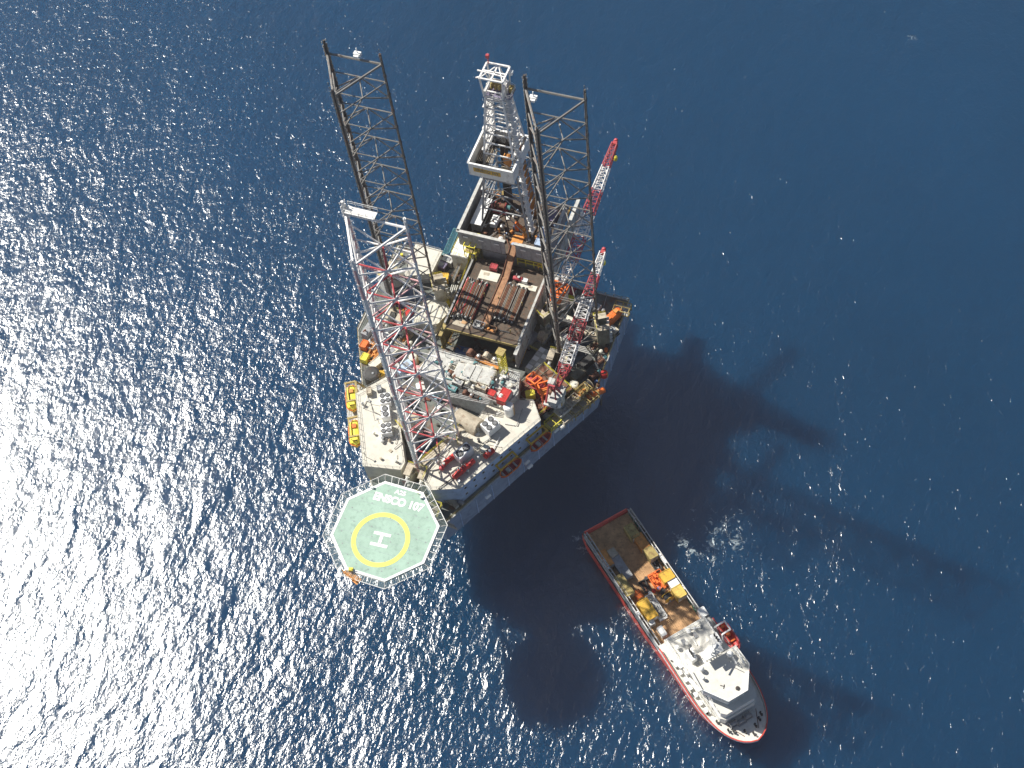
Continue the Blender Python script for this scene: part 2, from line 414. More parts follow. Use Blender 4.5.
# ------------------------------------------------------------------ jack houses round the leg chords
def jack_house(c, ang, label, col='cream', h=7.5):
    t = thing('jack_house', label, 'jack house', (c[0], c[1], 0), ang, 'jack houses around the rig legs')
    m = MB()
    for sg in (-1, 1):
        m.box((0, sg * 1.75, h / 2 + .01), (2.0, 1.3, h)); m.box((1.15, sg * 1.75, h * .42), (.5, 1.0, h * .8))
    m.box((-1.25, 0, h / 2 + .01), (.5, 4.8, h)); m.build('casing', col, t)
    for k in range(4):
        for sg in (-1, 1): MB().lathe((1.4, sg * 1.75, 1.2 + k * 1.6), [(.42, 0), (.42, .7), (.3, .8)], 8, 'x').build('motor', 'pale', t)
    m = MB(); m.box((-1.25, 0, h + .08), (.9, 5.1, .12))
    for sg in (-1, 1): m.box((.2, sg * 1.75, h + .08), (2.7, 1.6, .14))
    m.build('top_plate', 'tan', t)
    m = MB(); m.rail([(-1.6, -2.4), (-1.6, 2.4), (1.4, 2.4)], h + .1, 1, .04, 1.2); m.build('railing', 'lemon', t)
desc = {('bow', 0): 'cream jack house around the outer chord of the white leg, by the pale accommodation roof', ('bow', 1): 'cream jack house at the foot of the white leg nearest the helideck',
        ('bow', 2): 'tan jack house around the chord of the white leg beside the long pale deckhouse',
        ('port', 0): 'cream jack house at the outermost chord of the leg behind the white one', ('port', 1): 'cream jack house at the forward chord of the leg behind the white one', ('port', 2): 'cream jack house at the inboard chord of the leg behind the white one',
        ('stb', 0): 'cream jack house at the leg chord beside the pipe deck', ('stb', 1): 'cream jack house at the forward chord of the leg by the crane', ('stb', 2): 'cream jack house at the outermost chord of the leg by the crane'}
for k in LEGC:
    T = tri(LEGC[k], 1)
    for i in range(3):
        d = V(T[i]) - V(LEGC[k]); d.normalize(); a = atan2(d.y, d.x)
        jack_house((T[i][0] + d.x * 1.15, T[i][1] + d.y * 1.15), a, desc[(k, i)], 'tan' if (k, i) == ('bow', 2) else ('pale' if k == 'port' else 'cream' if k == 'bow' else 'olive'))

# ------------------------------------------------------------------ helideck
HC = V((0, -25.53, 11)); HR = 12.307; HA = .3868
hd = thing('helideck', 'green octagonal helicopter landing deck with a yellow ring and white H', 'helideck', (HC.x, HC.y, HC.z))
def ngon(r, n=8, a0=HA + pi / 2): return [(r * cos(a0 - k * 2 * pi / n), r * sin(a0 - k * 2 * pi / n)) for k in range(n)][::-1]
MB().prism(ngon(HR), -.7, 0).build('deck_plate', 'heligreen', hd)
MB().prism(ngon(HR), .01, .03, [ngon(HR - .62)]).build('edge_stripe', 'markwhite', hd)
Hc = at(380.6, 539.6, 11) - HC
sub(MB().prism([(x + Hc.x, y + Hc.y) for x, y in ngon(6.62, 64, 0)], .012, .032, [[(x + Hc.x, y + Hc.y) for x, y in ngon(5.55, 64, 0)]]), 0).build('aiming_circle', 'markyellow', hd)
m = MB()
for k in range(-4, 5):
    y = k * 2.6; hl = sqrt(max(0, 11.2 ** 2 - y * y)) * .97
    m.box((0, y, .006), (2 * hl, .06, .008), 0)
m.build('panel_seam', 'net', hd)
m = MB()
for r_, n in ((3.2, 8), (7.6, 16), (9.8, 20)):
    for k in range(n): m.lathe((r_ * cos(k * 2 * pi / n), r_ * sin(k * 2 * pi / n), .035), [(.14, 0), (.14, .02)], 8)
o = m.build('tie_down_point', 'grey', hd); o['kind'] = 'stuff'
# letter H and the name, turned to be read from beyond the landing deck
HROT = RAD(4)
g = MB(); Rz = Matrix.Rotation(RAD(90) + RAD(4), 3, 'Z')
def hbox(cx, cy, dx, dy):
    p = Rz @ V((cx, cy, 0)); g.box((Hc.x + p.x, Hc.y + p.y, .024), (dx, dy, .02), RAD(94))
hbox(-1.35, 0, .72, 4.0); hbox(1.35, 0, .72, 4.0); hbox(0, 0, 2.0, .72)
g.build('letter_mark', 'markwhite', hd)
a, b = at(373, 495.5, 11), at(424, 509, 11); ta = atan2((b - a).y, (b - a).x)
c = (a + b) / 2 - HC
text('deck_name', 'ENSCO 107', 2.6, (c.x, c.y, .025), ta, 'markwhite', hd, .008, None, (b - a).length / 13.6, .125)
c = at(400.5, 493, 11) - HC
text('weight_mark', 'A25', 1.45, (c.x, c.y, .025), ta, 'markwhite', hd, .008, None, 1.1, .055)
# safety net frames
m = MB(); net = MB(); I = ngon(HR + .05); O = ngon(HR + 1.75)
for k in range(8):
    i0, i1, o0, o1 = [V((*q[j], -.25 if q is I else .05)) for q, j in ((I, k), (I, (k + 1) % 8), (O, k), (O, (k + 1) % 8))]
    m.tube(o0, o1, .09, 6); m.tube(i0, i1, .07, 6)
    for j in range(7): m.tube(i0.lerp(i1, j / 6), o0.lerp(o1, j / 6), .075, 5)
    for j in range(1, 6): net.tube(i0.lerp(o0, j / 6), i1.lerp(o1, j / 6), .025, 3, caps=False)
    for j in range(25): net.tube(i0.lerp(i1, j / 24), o0.lerp(o1, j / 24), .02, 3, caps=False)
m.build('net_frame', 'white', hd); net.build('safety_net', 'net', hd)
m = MB()
for x in (-6, 0, 6):
    m.bar((x, 11, -1.2), (x, -10.4 + abs(x) * .25, -1.2), .35, .7)
for y in (-7, 0, 7): m.bar((-10 + abs(y) * .2, y, -1.35), (10 - abs(y) * .2, y, -1.35), .3, .6)
for x in (-7, 7):
    m.tube((x, -2, -1.5), (x * .9, 10.2, -17), .4, 8); m.tube((x, 8, -1.5), (x, 10.4, -11), .35, 8)
    m.tube((x, -9, -1.4), (x * .9, 9.8, -14), .3, 8)
m.tube((-7, 5, -1.4), (7, 9, -10), .2, 6); m.tube((7, 5, -1.4), (-7, 9, -10), .2, 6)
m.build('support_truss', 'pale', hd)
m = MB()
for c_ in (I[0], I[3], I[5]):
    pass
p = at(352, 576, 10.5) - HC
m.box((p.x, p.y, -.6), (4.5, 1.6, .15), RAD(-22)); m.rail([(p.x - 2.2, p.y + .2, 0), (p.x + 1.8, p.y - 1.3, 0)], -.5, 1.1, .07, .9)
m.build('access_platform', 'tangerine', hd)
m = MB(); p = at(351, 570, 11) - HC; m.box((p.x, p.y, .3), (.9, .7, .7), .3); m.tube((p.x, p.y, .6), (p.x + .7, p.y + .2, 1.0), .12, 6); m.build('foam_monitor', 'lemon', hd)
p = at(372.5, 488, 11) - HC; q = at(422, 498, 11) - HC
m = MB(); m.box((p.x, p.y, .3), (.7, .5, .6)); m.box((q.x, q.y, .3), (.7, .5, .6), .5); m.build('light_box', 'whiteclean', hd)

# ------------------------------------------------------------------ accommodation blocks
def block(name, label, cat, poly, z0, z1, wall, roof, rail='pale', group=None):
    cx = sum(p[0] for p in poly) / len(poly); cy = sum(p[1] for p in poly) / len(poly)
    t = thing(name, label, cat, (cx, cy, z0), 0, group)
    q = [(p[0] - cx, p[1] - cy) for p in poly]
    MB().prism(q, 0.01, z1 - z0 - .2).build('wall', wall, t)
    MB().prism(inset(q, -.15), z1 - z0 - .19, z1 - z0).build('roof', roof, t)
    MB().rail(inset(q, .1), z1 - z0, 1.1, .045, 1.6, True).build('railing', rail, t)
    return t, q, (cx, cy)
def windows(t, a, b, z, n, wd=.7, h=.7, mat='glass', out=.03):
    """row of portholes along wall a->b (outward is to the right of a->b)"""
    a = V(a); b = V(b); u = (b - a).normalized(); o = V((u.y, -u.x)); ang = atan2(u.y, u.x)
    for i in range(n):
        p = a.lerp(b, (i + .5) / n) + o * out
        f = MB(); f.box((p.x, p.y, z), (wd + .24, .08, h + .24), ang); fo = f.build('window', 'pale', t)
        p2 = p + o * .05
        g = MB(); g.box((p2.x, p2.y, z), (wd, .06, h), ang); g.build('pane', mat, fo)
LB = [(-21.9, 7.3), (-12.6, -10.2), (-3.8, -8.6), (-3.6, -6.6), (-13.0, 10.6), (-16, 14.5)]
tl, ql, cl = block('accommodation_block', 'long pale-roofed accommodation block behind the two yellow lifeboats', 'deckhouse', LB, 0, 7, 'cream', 'roofcream')
RB = [(1.2, -8.4), (4.5, -11.5), (11.2, -9.0), (23.1, 13.3), (20.0, 17.6), (10, 15.5), (9.2, 10.2)]
tr, qr, cr_ = block('accommodation_block', 'accommodation block with blue-grey side wall and cream roof beside the orange rescue boats', 'deckhouse', RB, 0, 7, 'bluegrey', 'roofcream')
windows(tr, qr[2], qr[3], 5.2, 9, .55, .55); windows(tr, qr[2], qr[3], 2.3, 9, .55, .55)
windows(tl, ql[0], ql[1], 4.6, 6, .6, .6)
MBL = [(-7.6, 14.6), (15.8, 12.4), (18.2, 18.5), (11.4, 24.5), (-7.7, 24.2)]
MBL = [(-7.8, 15.8), (14.6, 13.4), (16.4, 17.0), (15.0, 22.5), (-7.7, 23.0)]
tm, qm, cm = block('mud_house', 'long pale mud processing house with cluttered roof ahead of the pipe deck', 'deckhouse', MBL, 0, 10, 'pale', 'pale')
windows(tm, qm[0], qm[1], 8.2, 4, .9, 1.0, 'dark')

# ================================================================== equipment kinds
def loc_at(px, py, z, base=None):
    p = at(px, py, z); return (p.x, p.y, z if base is None else base)
def hvac(label, loc, rz, fans, size=(2.4, 1.7, 1.9)):
    t = thing('ventilation_unit', label, 'ventilation unit', loc, rz, 'roof ventilation units')
    x, y, z = size
    MB().box((0, 0, z / 2 + .15), (x, y, z)).build('casing', 'whiteclean', t)
    m = MB()
    for a in (-1, 1):
        for b in (-1, 1): m.box((a * (x / 2 - .2), b * (y / 2 - .2), .075), (.2, .2, .15))
    m.build('foot', 'grey', t)
    nx = max(1, fans // 2) if fans > 2 else fans; ny = 2 if fans > 2 else 1
    for i in range(nx):
        for j in range(ny):
            c = ((i + .5) / nx * x - x / 2, (j + .5) / ny * y - y / 2, z + .152)
            rr = min(x / nx, y / ny) * .40
            f = MB(); f.lathe(c, [(rr + .08, 0), (rr + .08, .16), (rr, .16), (rr, .06)], 14); fo = f.build('fan', 'dark', t)
            g = MB()
            for k in range(4): g.box((c[0], c[1], c[2] + .1), (rr * 1.9, .12, .03), k * pi / 4)
            g.build('fan_blade', 'grey', fo)
    return t
def container(label, loc, rz, size, col, cat='container', group=None, door='pale', name='cargo_container'):
    t = thing(name, label, cat, loc, rz, group); x, y, z = size
    m = MB(); m.box((0, 0, z / 2 + .1), (x - .12, y - .12, z - .12))
    n = int(x / .45)
    for i in range(n):
        for sg in (-1, 1): m.box((-x / 2 + (i + .5) * x / n, sg * (y / 2 - .05), z / 2 + .1), (.2, .08, z - .4))
        m.box((-x / 2 + (i + .5) * x / n, 0, z + .045), (.2, y - .3, .05))
    m.build('body', col, t)
    f = MB()
    for a in (-1, 1):
        for b in (-1, 1):
            f.box((a * (x / 2 - .07), b * (y / 2 - .07), z / 2 + .1), (.16, .16, z + .1))
    for b in (-1, 1):
        for q in (.12, z + .08):
            f.box((0, b * (y / 2 - .07), q), (x, .15, .15))
            f.box((b * (x / 2 - .07), 0, q), (.15, y, .15))
    f.build('frame', col, t)
    d = MB()
    for sg in (-1, 1): d.box((x / 2 + .015, sg * y * .235, z / 2 + .1), (.05, y * .42, z - .45))
    do = d.build('door', door, t)
    h = MB()
    for sg in (-1, 1): h.tube((x / 2 + .07, sg * .25, .35), (x / 2 + .07, sg * .25, z - .1), .03, 5)
    h.build('locking_bar', 'steel', do)
    return t
def basket(label, loc, rz, size, col, load='rust', cat='cargo basket', name='cargo_basket', group=None, fill=.7, seed=1):
    t = thing(name, label, cat, loc, rz, group); x, y, z = size; rnd = random.Random(seed)
    MB().box((0, 0, .12), (x, y, .14)).build('floor', col, t)
    f = MB()
    for a in (-1, 1):
        for q in (.35, z * .65, z):
            f.bar((-x / 2, a * y / 2, q), (x / 2, a * y / 2, q), .12, .12); f.bar((a * x / 2, -y / 2, q), (a * x / 2, y / 2, q), .12, .12)
        n = max(2, int(x / 1.2))
        for i in range(n + 1): f.bar((-x / 2 + x * i / n, a * y / 2, .1), (-x / 2 + x * i / n, a * y / 2, z), .12, .12)
        f.bar((a * x / 2, 0, .1), (a * x / 2, 0, z), .12, .12)
    f.build('frame', col, t)
    if load:
        g = MB(); k = 0
        while k < fill * x * y * 1.6:
            sx, sy, sz = rnd.uniform(.3, 1.0), rnd.uniform(.25, .7), rnd.uniform(.25, z * .8)
            px, py = rnd.uniform(-x / 2 + .5, x / 2 - .5), rnd.uniform(-y / 2 + .35, y / 2 - .35)
            if rnd.random() < .5: g.box((px, py, .2 + sz / 2), (sx, sy, sz), rnd.uniform(-.4, .4))
            else: g.tube((px - sx / 2, py, .35 + rnd.random() * .3), (px + sx / 2, py + rnd.uniform(-.2, .2), .4 + rnd.random() * .3), sy * .25, 7)
            k += 1
        lo = g.build('load', load, t); lo['kind'] = 'stuff'
    return t
def tank_h(label, loc, rz, l, r, col, name='horizontal_tank', group=None, ends=None):
    t = thing(name, label, 'tank', loc, rz, group)
    zc = r + .35
    MB().lathe((0, 0, zc), [(.02, -l / 2 - r * .35), (r * .6, -l / 2 - r * .25), (r * .92, -l / 2 - .05), (r, -l / 2 + .1), (r, l / 2 - .1), (r * .92, l / 2 + .05), (r * .6, l / 2 + r * .25), (.02, l / 2 + r * .35)], 14, 'x').build('shell', col, t, smooth=True)
    for a in (-1, 1):
        MB().box((a * l * .3, 0, zc / 2), (.35, r * 1.5, zc)).build('saddle', 'grey', t)
    m = MB(); m.lathe((l * .12, 0, zc + r - .05), [(.28, 0), (.28, .25), (.36, .25), (.36, .34)], 10); m.build('manway', ends or 'pale', t)
    m = MB(); m.tube((-l * .2, 0, zc + r - .05), (-l * .2, 0, zc + r + .5), .09, 6); m.tube((-l * .2, 0, zc + r + .45), (-l * .2, r * 1.1, zc + r + .45), .09, 6); m.tube((-l * .2, r * 1.1, zc + r + .45), (-l * .2, r * 1.1, .1), .09, 6); m.build('pipe', 'steel', t)
    return t
def tank_v(label, loc, r, h, col, name='upright_tank', lid='pale', group=None):
    t = thing(name, label, 'tank', loc, 0, group)
    MB().lathe((0, 0, .1), [(r, 0), (r, h * .93), (r * .75, h), (.05, h * 1.02)], 16).build('shell', col, t)
    MB().lathe((r * .25, 0, h * 1.0), [(.3, 0), (.3, .25), (.2, .3)], 10).build('lid', lid, t)
    m = MB()
    for k in range(6): m.tube((r + .02, -.25, .4 + k * h / 7), (r + .02, .25, .4 + k * h / 7), .035, 4)
    for sg in (-1, 1): m.tube((r + .03, sg * .25, 0), (r + .03, sg * .25, h + .8), .04, 4)
    m.build('ladder', 'yellow', t)
    return t
def winch(label, loc, rz, s=1.0, col='grey', drum='rust', group=None):
    t = thing('winch', label, 'winch', loc, rz, group)
    MB().box((0, 0, .15 * s), (2.4 * s, 1.8 * s, .3 * s)).build('base_frame', col, t)
    m = MB()
    for a in (-1, 1): m.prism([(-.7 * s, 0), (.7 * s, 0), (.35 * s, 1.5 * s), (-.35 * s, 1.5 * s)], a * .95 * s - .08, a * .95 * s + .08)
    m.v = [(v[2], v[0], v[1] + .3 * s) for v in m.v]; m.build('cheek', col, t)
    MB().lathe((0, 0, 1.15 * s), [(.75 * s, -.85 * s), (.75 * s, -.75 * s), (.48 * s, -.74 * s), (.5 * s, .74 * s), (.75 * s, .75 * s), (.75 * s, .85 * s)], 14, 'x').build('drum', drum, t)
    MB().lathe((1.0 * s, 0, 1.15 * s), [(.4 * s, 0), (.4 * s, .8 * s), (.25 * s, .85 * s)], 10, 'x').build('motor', 'teal', t)
    return t
def genset(label, loc, rz, size=(4.2, 1.9, 2.2), col='pale', group=None):
    t = thing('generator_set', label, 'generator', loc, rz, group); x, y, z = size
    MB().box((0, 0, z / 2 + .2), (x, y, z)).build('enclosure', col, t)
    MB().box((0, 0, .1), (x + .4, y + .2, .2)).build('skid', 'dark', t)
    g = MB()
    for k in range(7): g.box((x / 2 + .03, 0, .5 + k * (z - .5) / 7), (.06, y * .8, .12))
    g.build('grille', 'dark', t)
    e = MB(); e.tube((-x * .25, 0, z + .2), (-x * .25, 0, z + .9), .16, 8); e.tube((-x * .25, 0, z + .85), (-x * .45, 0, z + 1.15), .16, 8); e.build('exhaust', 'rust', t)
    MB().box((x * .15, 0, z + .24), (x * .35, y * .6, .12)).build('hatch', 'grey', t)
    return t
def pump(label, loc, rz, col='pale', s=1.0, group=None):
    t = thing('mud_pump', label, 'pump', loc, rz, group)
    MB().box((0, 0, .15 * s), (4.4 * s, 2.0 * s, .3 * s)).build('skid', 'grey', t)
    m = MB(); m.box((-1.0 * s, 0, 1.0 * s), (2.0 * s, 1.7 * s, 1.4 * s)); m.lathe((-1.0 * s, 0, 1.7 * s), [(.8 * s, -.8 * s), (.8 * s, .8 * s)], 12, 'y'); m.build('power_end', col, t)
    m = MB()
    for k in (-1, 0, 1): m.lathe((.1 * s, k * .55 * s, .9 * s), [(.3 * s, 0), (.3 * s, 1.3 * s), (.42 * s, 1.3 * s), (.42 * s, 1.9 * s), (.2 * s, 2.0 * s)], 9, 'x')
    m.build('fluid_end', col, t)
    MB().lathe((1.6 * s, 0, 1.7 * s), [(.1, -.6 * s), (.5 * s, -.45 * s), (.5 * s, .45 * s), (.1, .6 * s)], 10, 'z').build('damper', 'steel', t)
    m = MB(); m.path([(1.9 * s, -.9 * s, .5 * s), (1.9 * s, .9 * s, .5 * s), (2.6 * s, .9 * s, .5 * s)], .16 * s, 7); m.build('pipe', 'steel', t)
    return t
def pipe_run(label, pts, n=3, r=.14, gap=.45, col='steel', group=None, name='pipe_run'):
    a = V(pts[0]); t = thing(name, label, 'pipes', tuple(a), 0, group)
    for k in range(n):
        m = MB(); q = []
        for i, p in enumerate(pts):
            d = (V(pts[min(i + 1, len(pts) - 1)]) - V(pts[max(i - 1, 0)])); d.z = 0; d.normalize()
            q.append(V(p) - a + V((-d.y, d.x, 0)) * ((k - (n - 1) / 2) * gap))
        m.path(q, r, 7)
        for u, v in zip(q[:-1], q[1:]):
            l = (v - u).length
            for f in range(1, int(l / 3)): 
                c = u.lerp(v, f * 3 / l); d = (v - u).normalized() * .12; m.tube(c - d, c + d, r * 1.5, 8)
        m.build('pipe', col, t)
    s = MB()
    for u, v in zip(pts[:-1], pts[1:]):
        l = (V(v) - V(u)).length
        for f in range(max(1, int(l / 3.5))):
            c = V(u).lerp(V(v), (f + .5) / max(1, int(l / 3.5))) - a; d = (V(v) - V(u)).normalized(); w_ = n * gap / 2 + .15
            e = V((-d.y, d.x, 0)) * w_; s.bar(c - e - V((0, 0, r + .06)), c + e - V((0, 0, r + .06)), .12, .12)
            s.bar(c - V((0, 0, r + .1)), c - V((0, 0, min(.8, c.z + a.z if False else .8))), .12, .12)
    s.build('pipe_support', 'grey', t)
    return t
def stair(label, p, q, wd=.9, col='yellow', group=None):
    p = V(p); q = V(q); t = thing('stairway', label, 'stairs', tuple(p), 0, group); d = q - p; e = V((-d.y, d.x, 0)).normalized() * wd / 2
    m = MB()
    for s in (-1, 1): m.bar(e * s, d + e * s, .08, .3)
    m.build('stringer', col, t)
    m = MB(); n = max(4, int(abs(d.z) / .3))
    for i in range(n): c = d * ((i + .5) / n); m.bar(c - e, c + e, .28, .05)
    m.build('tread', 'grey', t)
    m = MB()
    for s in (-1, 1): m.rail([tuple(e * s), tuple(d + e * s)], 0, 1.0, .045, 1.2)
    m.build('handrail', col, t)
    return t
def scaffold(label, loc, rz, size, col='ochre', deck=None, group=None, name='steel_frame_rack'):
    t = thing(name, label, 'frame rack', loc, rz, group); x, y, z = size
    nx, ny = max(1, round(x / 2)), max(1, round(y / 2)); m = MB()
    for i in range(nx + 1):
        for j in range(ny + 1): m.bar((-x / 2 + x * i / nx, -y / 2 + y * j / ny, 0), (-x / 2 + x * i / nx, -y / 2 + y * j / ny, z), .16, .16)
    m.build('post', col, t)
    m = MB()
    for q in (z * .5, z):
        for i in range(nx + 1): m.bar((-x / 2 + x * i / nx, -y / 2, q), (-x / 2 + x * i / nx, y / 2, q), .18, .18)
        for j in range(ny + 1): m.bar((-x / 2, -y / 2 + y * j / ny, q), (x / 2, -y / 2 + y * j / ny, q), .18, .18)
    m.build('beam', col, t)
    if deck:
        MB().box((0, 0, z * .5 + .12), (x - .2, y - .2, .06)).build('grating', deck, t)
    return t
def drum(label, loc, col, group=None, r=.45, h=1.0):
    t = thing('drum', label, 'drum', loc, 0, group)
    MB().lathe((0, 0, .02), [(r, 0), (r, h * .33), (r * 1.05, h * .35), (r, h * .37), (r, h * .66), (r * 1.05, h * .68), (r, h * .7), (r, h)], 12).build('barrel', col, t)
    MB().lathe((r * .5, 0, h + .01), [(.08, 0), (.08, .05)], 6).build('cap', 'dark', t)
    return t
def reel(label, loc, rz, r=1.1, wd=1.2, col='tan', group=None):
    t = thing('cable_reel', label, 'cable reel', loc, rz, group)
    MB().lathe((0, 0, r + .15), [(r, -wd / 2), (r, -wd / 2 + .1), (r * .2, -wd / 2 + .1), (r * .2, wd / 2 - .1), (r, wd / 2 - .1), (r, wd / 2)], 18, 'x').build('flange', col, t)
    MB().lathe((0, 0, r + .15), [(r * .75, -wd / 2 + .12), (r * .78, 0), (r * .75, wd / 2 - .12)], 16, 'x').build('cable', 'dark', t)
    m = MB()
    for s in (-1, 1): m.box((s * (wd / 2 + .12), 0, (r + .15) / 2), (.12, .5, r + .3)); m.box((s * (wd / 2 + .12), 0, .08), (.14, 2 * r, .14))
    m.build('stand', 'grey', t)
    return t
def boat_sections(l, b, h, top, n=13, sheer=.25, full=.75, canopy=True):
    secs = []
    for i in range(n):
        u = i / (n - 1) * 2 - 1; w_ = b / 2 * max(.06, (1 - abs(u) ** (4.0 if u > 0 else 7.0))) ** full
        zs_ = h + sheer * u * u; zk = .25 * h * max(0, abs(u) - .5) * 2
        k = max(0.02, 1 - abs(u) ** 4); tz = zs_ + top * k ** .5
        pts = [(0, zk), (w_ * .6, zk + .12 * h), (w_ * .95, zk * .6 + h * .5), (w_, zs_)]
        if canopy: pts += [(w_ * .9, zs_ + (tz - zs_) * .55), (w_ * .55, zs_ + (tz - zs_) * .92), (0, tz)]
        else: pts += [(w_ * .9, zs_), (w_ * .85, zs_ - h * .4), (0, zs_ - h * .45)]
        full_ = pts + [(-y, z) for y, z in pts[-2:0:-1]]
        secs.append([(u * l / 2, y, z) for y, z in full_])
    return secs
def lifeboat(label, loc, rz, l=7.6, b=2.9, hullc='yellow', topc='lemon', hatch='orange', group=None, name='lifeboat', cat='lifeboat'):
    t = thing(name, label, cat, loc, rz, group)
    secs = boat_sections(l, b, 1.15, .01, canopy=False); MB().loft(secs, closed=True).build('hull', hullc, t, smooth=True)
    sec2 = []
    for s in boat_sections(l * .94, b * .93, 1.1, 1.15): sec2.append([(x, y, max(z, .9)) for x, y, z in s])
    can = MB().loft(sec2, closed=True).build('canopy', topc, t)
    m = MB(); m.box((l * .18, 0, 2.42), (1.1, 1.0, .35)); m.box((-l * .22, 0, 2.35), (.8, .8, .25)); m.build('hatch', hatch, can)
    m = MB(); m.box((-l * .30, 0, 2.55), (1.3, 1.3, .8)); co = m.build('steering_dome', topc, can)
    g = MB(); g.box((-l * .30, 0, 2.62), (1.36, 1.0, .3)); g.box((-l * .30, 0, 2.62), (1.0, 1.36, .3)); g.build('window', 'glass', co)
    m = MB()
    for s in (-1, 1): m.path([(x[3][0], x[3][1] * s, x[3][2]) for x in secs], .08, 6)
    m.build('rub_rail', 'orange', t)
    return t
def davit(label, loc, rz, l=5.0, reach=3.2, h=4.6, col='yellow', group='davits at the hull edge'):
    """two bent arms side by side; +y is outboard"""
    t = thing('davit', label, 'davit', loc, rz, group)
    for s in (-1, 1):
        m = MB(); x = s * l / 2
        m.bar((x, -1.6, 0), (x, -.6, h * .55), .35, .45); m.bar((x, -.6, h * .5), (x, .6, h), .3, .4); m.bar((x, .5, h), (x, reach, h - .25), .42, .4); m.bar((x, -1.6, .1), (x, .3, .1), .3, .2); m.bar((x, .3, .1), (x, -.5, h * .5), .2, .2)
        m.build('arm', col, t)
        w_ = MB(); w_.tube((x, reach - .1, h - .3), (x, reach - .1, 2.2), .05, 4); w_.build('fall_wire', 'dark', t)
    m = MB(); m.bar((-l / 2, .5, h), (l / 2, .5, h), .5, .35); m.bar((-l / 2, reach - .3, h - .2), (l / 2, reach - .3, h - .2), .3, .3); m.bar((-l / 2, -1.3, .7), (l / 2, -1.3, .7), .2, .2); m.build('cross_beam', col, t)
    m = MB(); m.box((0, -1.5, .5), (1.2, .9, .9)); m.lathe((.6, -1.5, .6), [(.4, 0), (.4, .8)], 10, 'x'); m.build('winch', 'pale', t)
    return t
def platform(label, loc, rz, size, col='pale', rail='white', group=None, name='boat_platform'):
    t = thing(name, label, 'platform', loc, rz, group); x, y = size
    MB().box((0, 0, -.1), (x, y, .16)).build('grating', col, t)
    m = MB()
    for i in range(4): m.bar((-x / 2 + x * (i + .5) / 4, -y / 2, -.3), (-x / 2 + x * (i + .5) / 4, y / 2, -.3), .2, .35); m.bar((-x / 2 + x * (i + .5) / 4, y / 2, -.4), (-x / 2 + x * (i + .5) / 4, -y / 2, -2.6), .16, .16)
    m.build('bracket', col, t)
    MB().rail([(-x / 2, -y / 2), (-x / 2, y / 2), (x / 2, y / 2), (x / 2, -y / 2)], 0, 1.1, .05, 1.5).build('railing', rail, t)
    return t
def raft(label, loc, rz, group='life raft canisters', col='white', l=1.5, r=.38):
    t = thing('raft_canister', label, 'life raft', loc, rz, group)
    MB().lathe((0, 0, .75), [(r * .5, -l / 2), (r * .92, -l / 2 + .08), (r, -l / 2 + .2), (r, -.05), (r * 1.06, -.04), (r * 1.06, .04), (r, .05), (r, l / 2 - .2), (r * .92, l / 2 - .08), (r * .5, l / 2)], 12, 'x').build('canister', col, t, smooth=False)
    m = MB()
    for s in (-1, 1): m.box((s * l * .3, 0, .2), (.1, .7, .4))
    m.build('cradle', 'grey', t)
    return t

# ================================================================== cantilever, pipe deck, drill floor
ct = thing('cantilever', 'long box-beam cantilever carrying the pipe deck and drill floor over the stern', 'cantilever', (1.9, 50, 0))
for x in (-7.9, 11.7):
    m = MB(); X = x - 1.9
    m.box((X, 3, 8.1), (.9, 50, .5)); m.box((X, 3, 2.6), (.9, 50, .5)); m.box((X, 3, 5.3), (.25, 50, 5.0))
    for k in range(17): m.box((X, -20.5 + k * 3, 5.3), (.8, .16, 4.9))
    m.build('side_beam', 'ochre' if x < 0 else 'pale', ct)
m = MB(); m.box((0, -8.2, 8.35), (18.6, 22.4, .3)); m.build('pipe_deck', 'pipedeck', ct)
for y in (-8, 2): MB().box((0, y, 5.6), (18.8, .5, 4.4)).build('cross_beam', 'ochre', ct)
m = MB(); m.box((0, -19.3, 8.0), (19.0, .6, .9)); m.build('cross_beam', 'ochre', ct)
m = MB(); m.rail([(-9.8, 2.4, 0), (-9.8, -19.2, 0), (9.8, -19.2, 0), (9.8, 2.4, 0)], 8.4, 1.2, .06, 1.6); m.build('railing', 'yellow', ct)
MB().box((9.75, -8, 8.9), (.55, 21, 1.0)).build('pipe_bulwark', 'pale', ct); MB().box((-9.75, -8, 8.8), (.45, 21, .8)).build('pipe_bulwark', 'steel', ct)
m = MB()
for y in (-16.5, -12, -7.5, -4):
    m.box((-6.4, y, 8.6), (6.2, .3, .25)); m.box((3.4, y, 8.6), (6.2, .3, .25))
m.build('sleeper', 'dark', ct)
m = MB()
for x in (-9.2, -3.1, .7, 6.8):
    for y in (-16.5, -8): m.bar((x, y, 8.5), (x, y, 10.0), .22, .22)
m.build('stake_post', 'ochre', ct)
# cat walk and ramp
cw = thing('catwalk_trough', 'rust-brown pipe trough running down the middle of the pipe deck to the drill floor', 'catwalk', (2.0, 44, 8.5))
m = MB(); m.box((.0, -3, .5), (1.7, 15.5, .2)); m.bar((0, 4.6, .5), (0.1, 11.8, 4.6), 1.7, .2); m.build('trough_floor', 'trough', cw)
m = MB()
for s in (-1, 1): m.box((s * .92, -3, .55), (.16, 15.5, .6)); m.bar((s * .92, 4.6, .6), (s * .92 + .1, 11.8, 4.7), .16, .6)
m.build('side_plate', 'rust', cw)
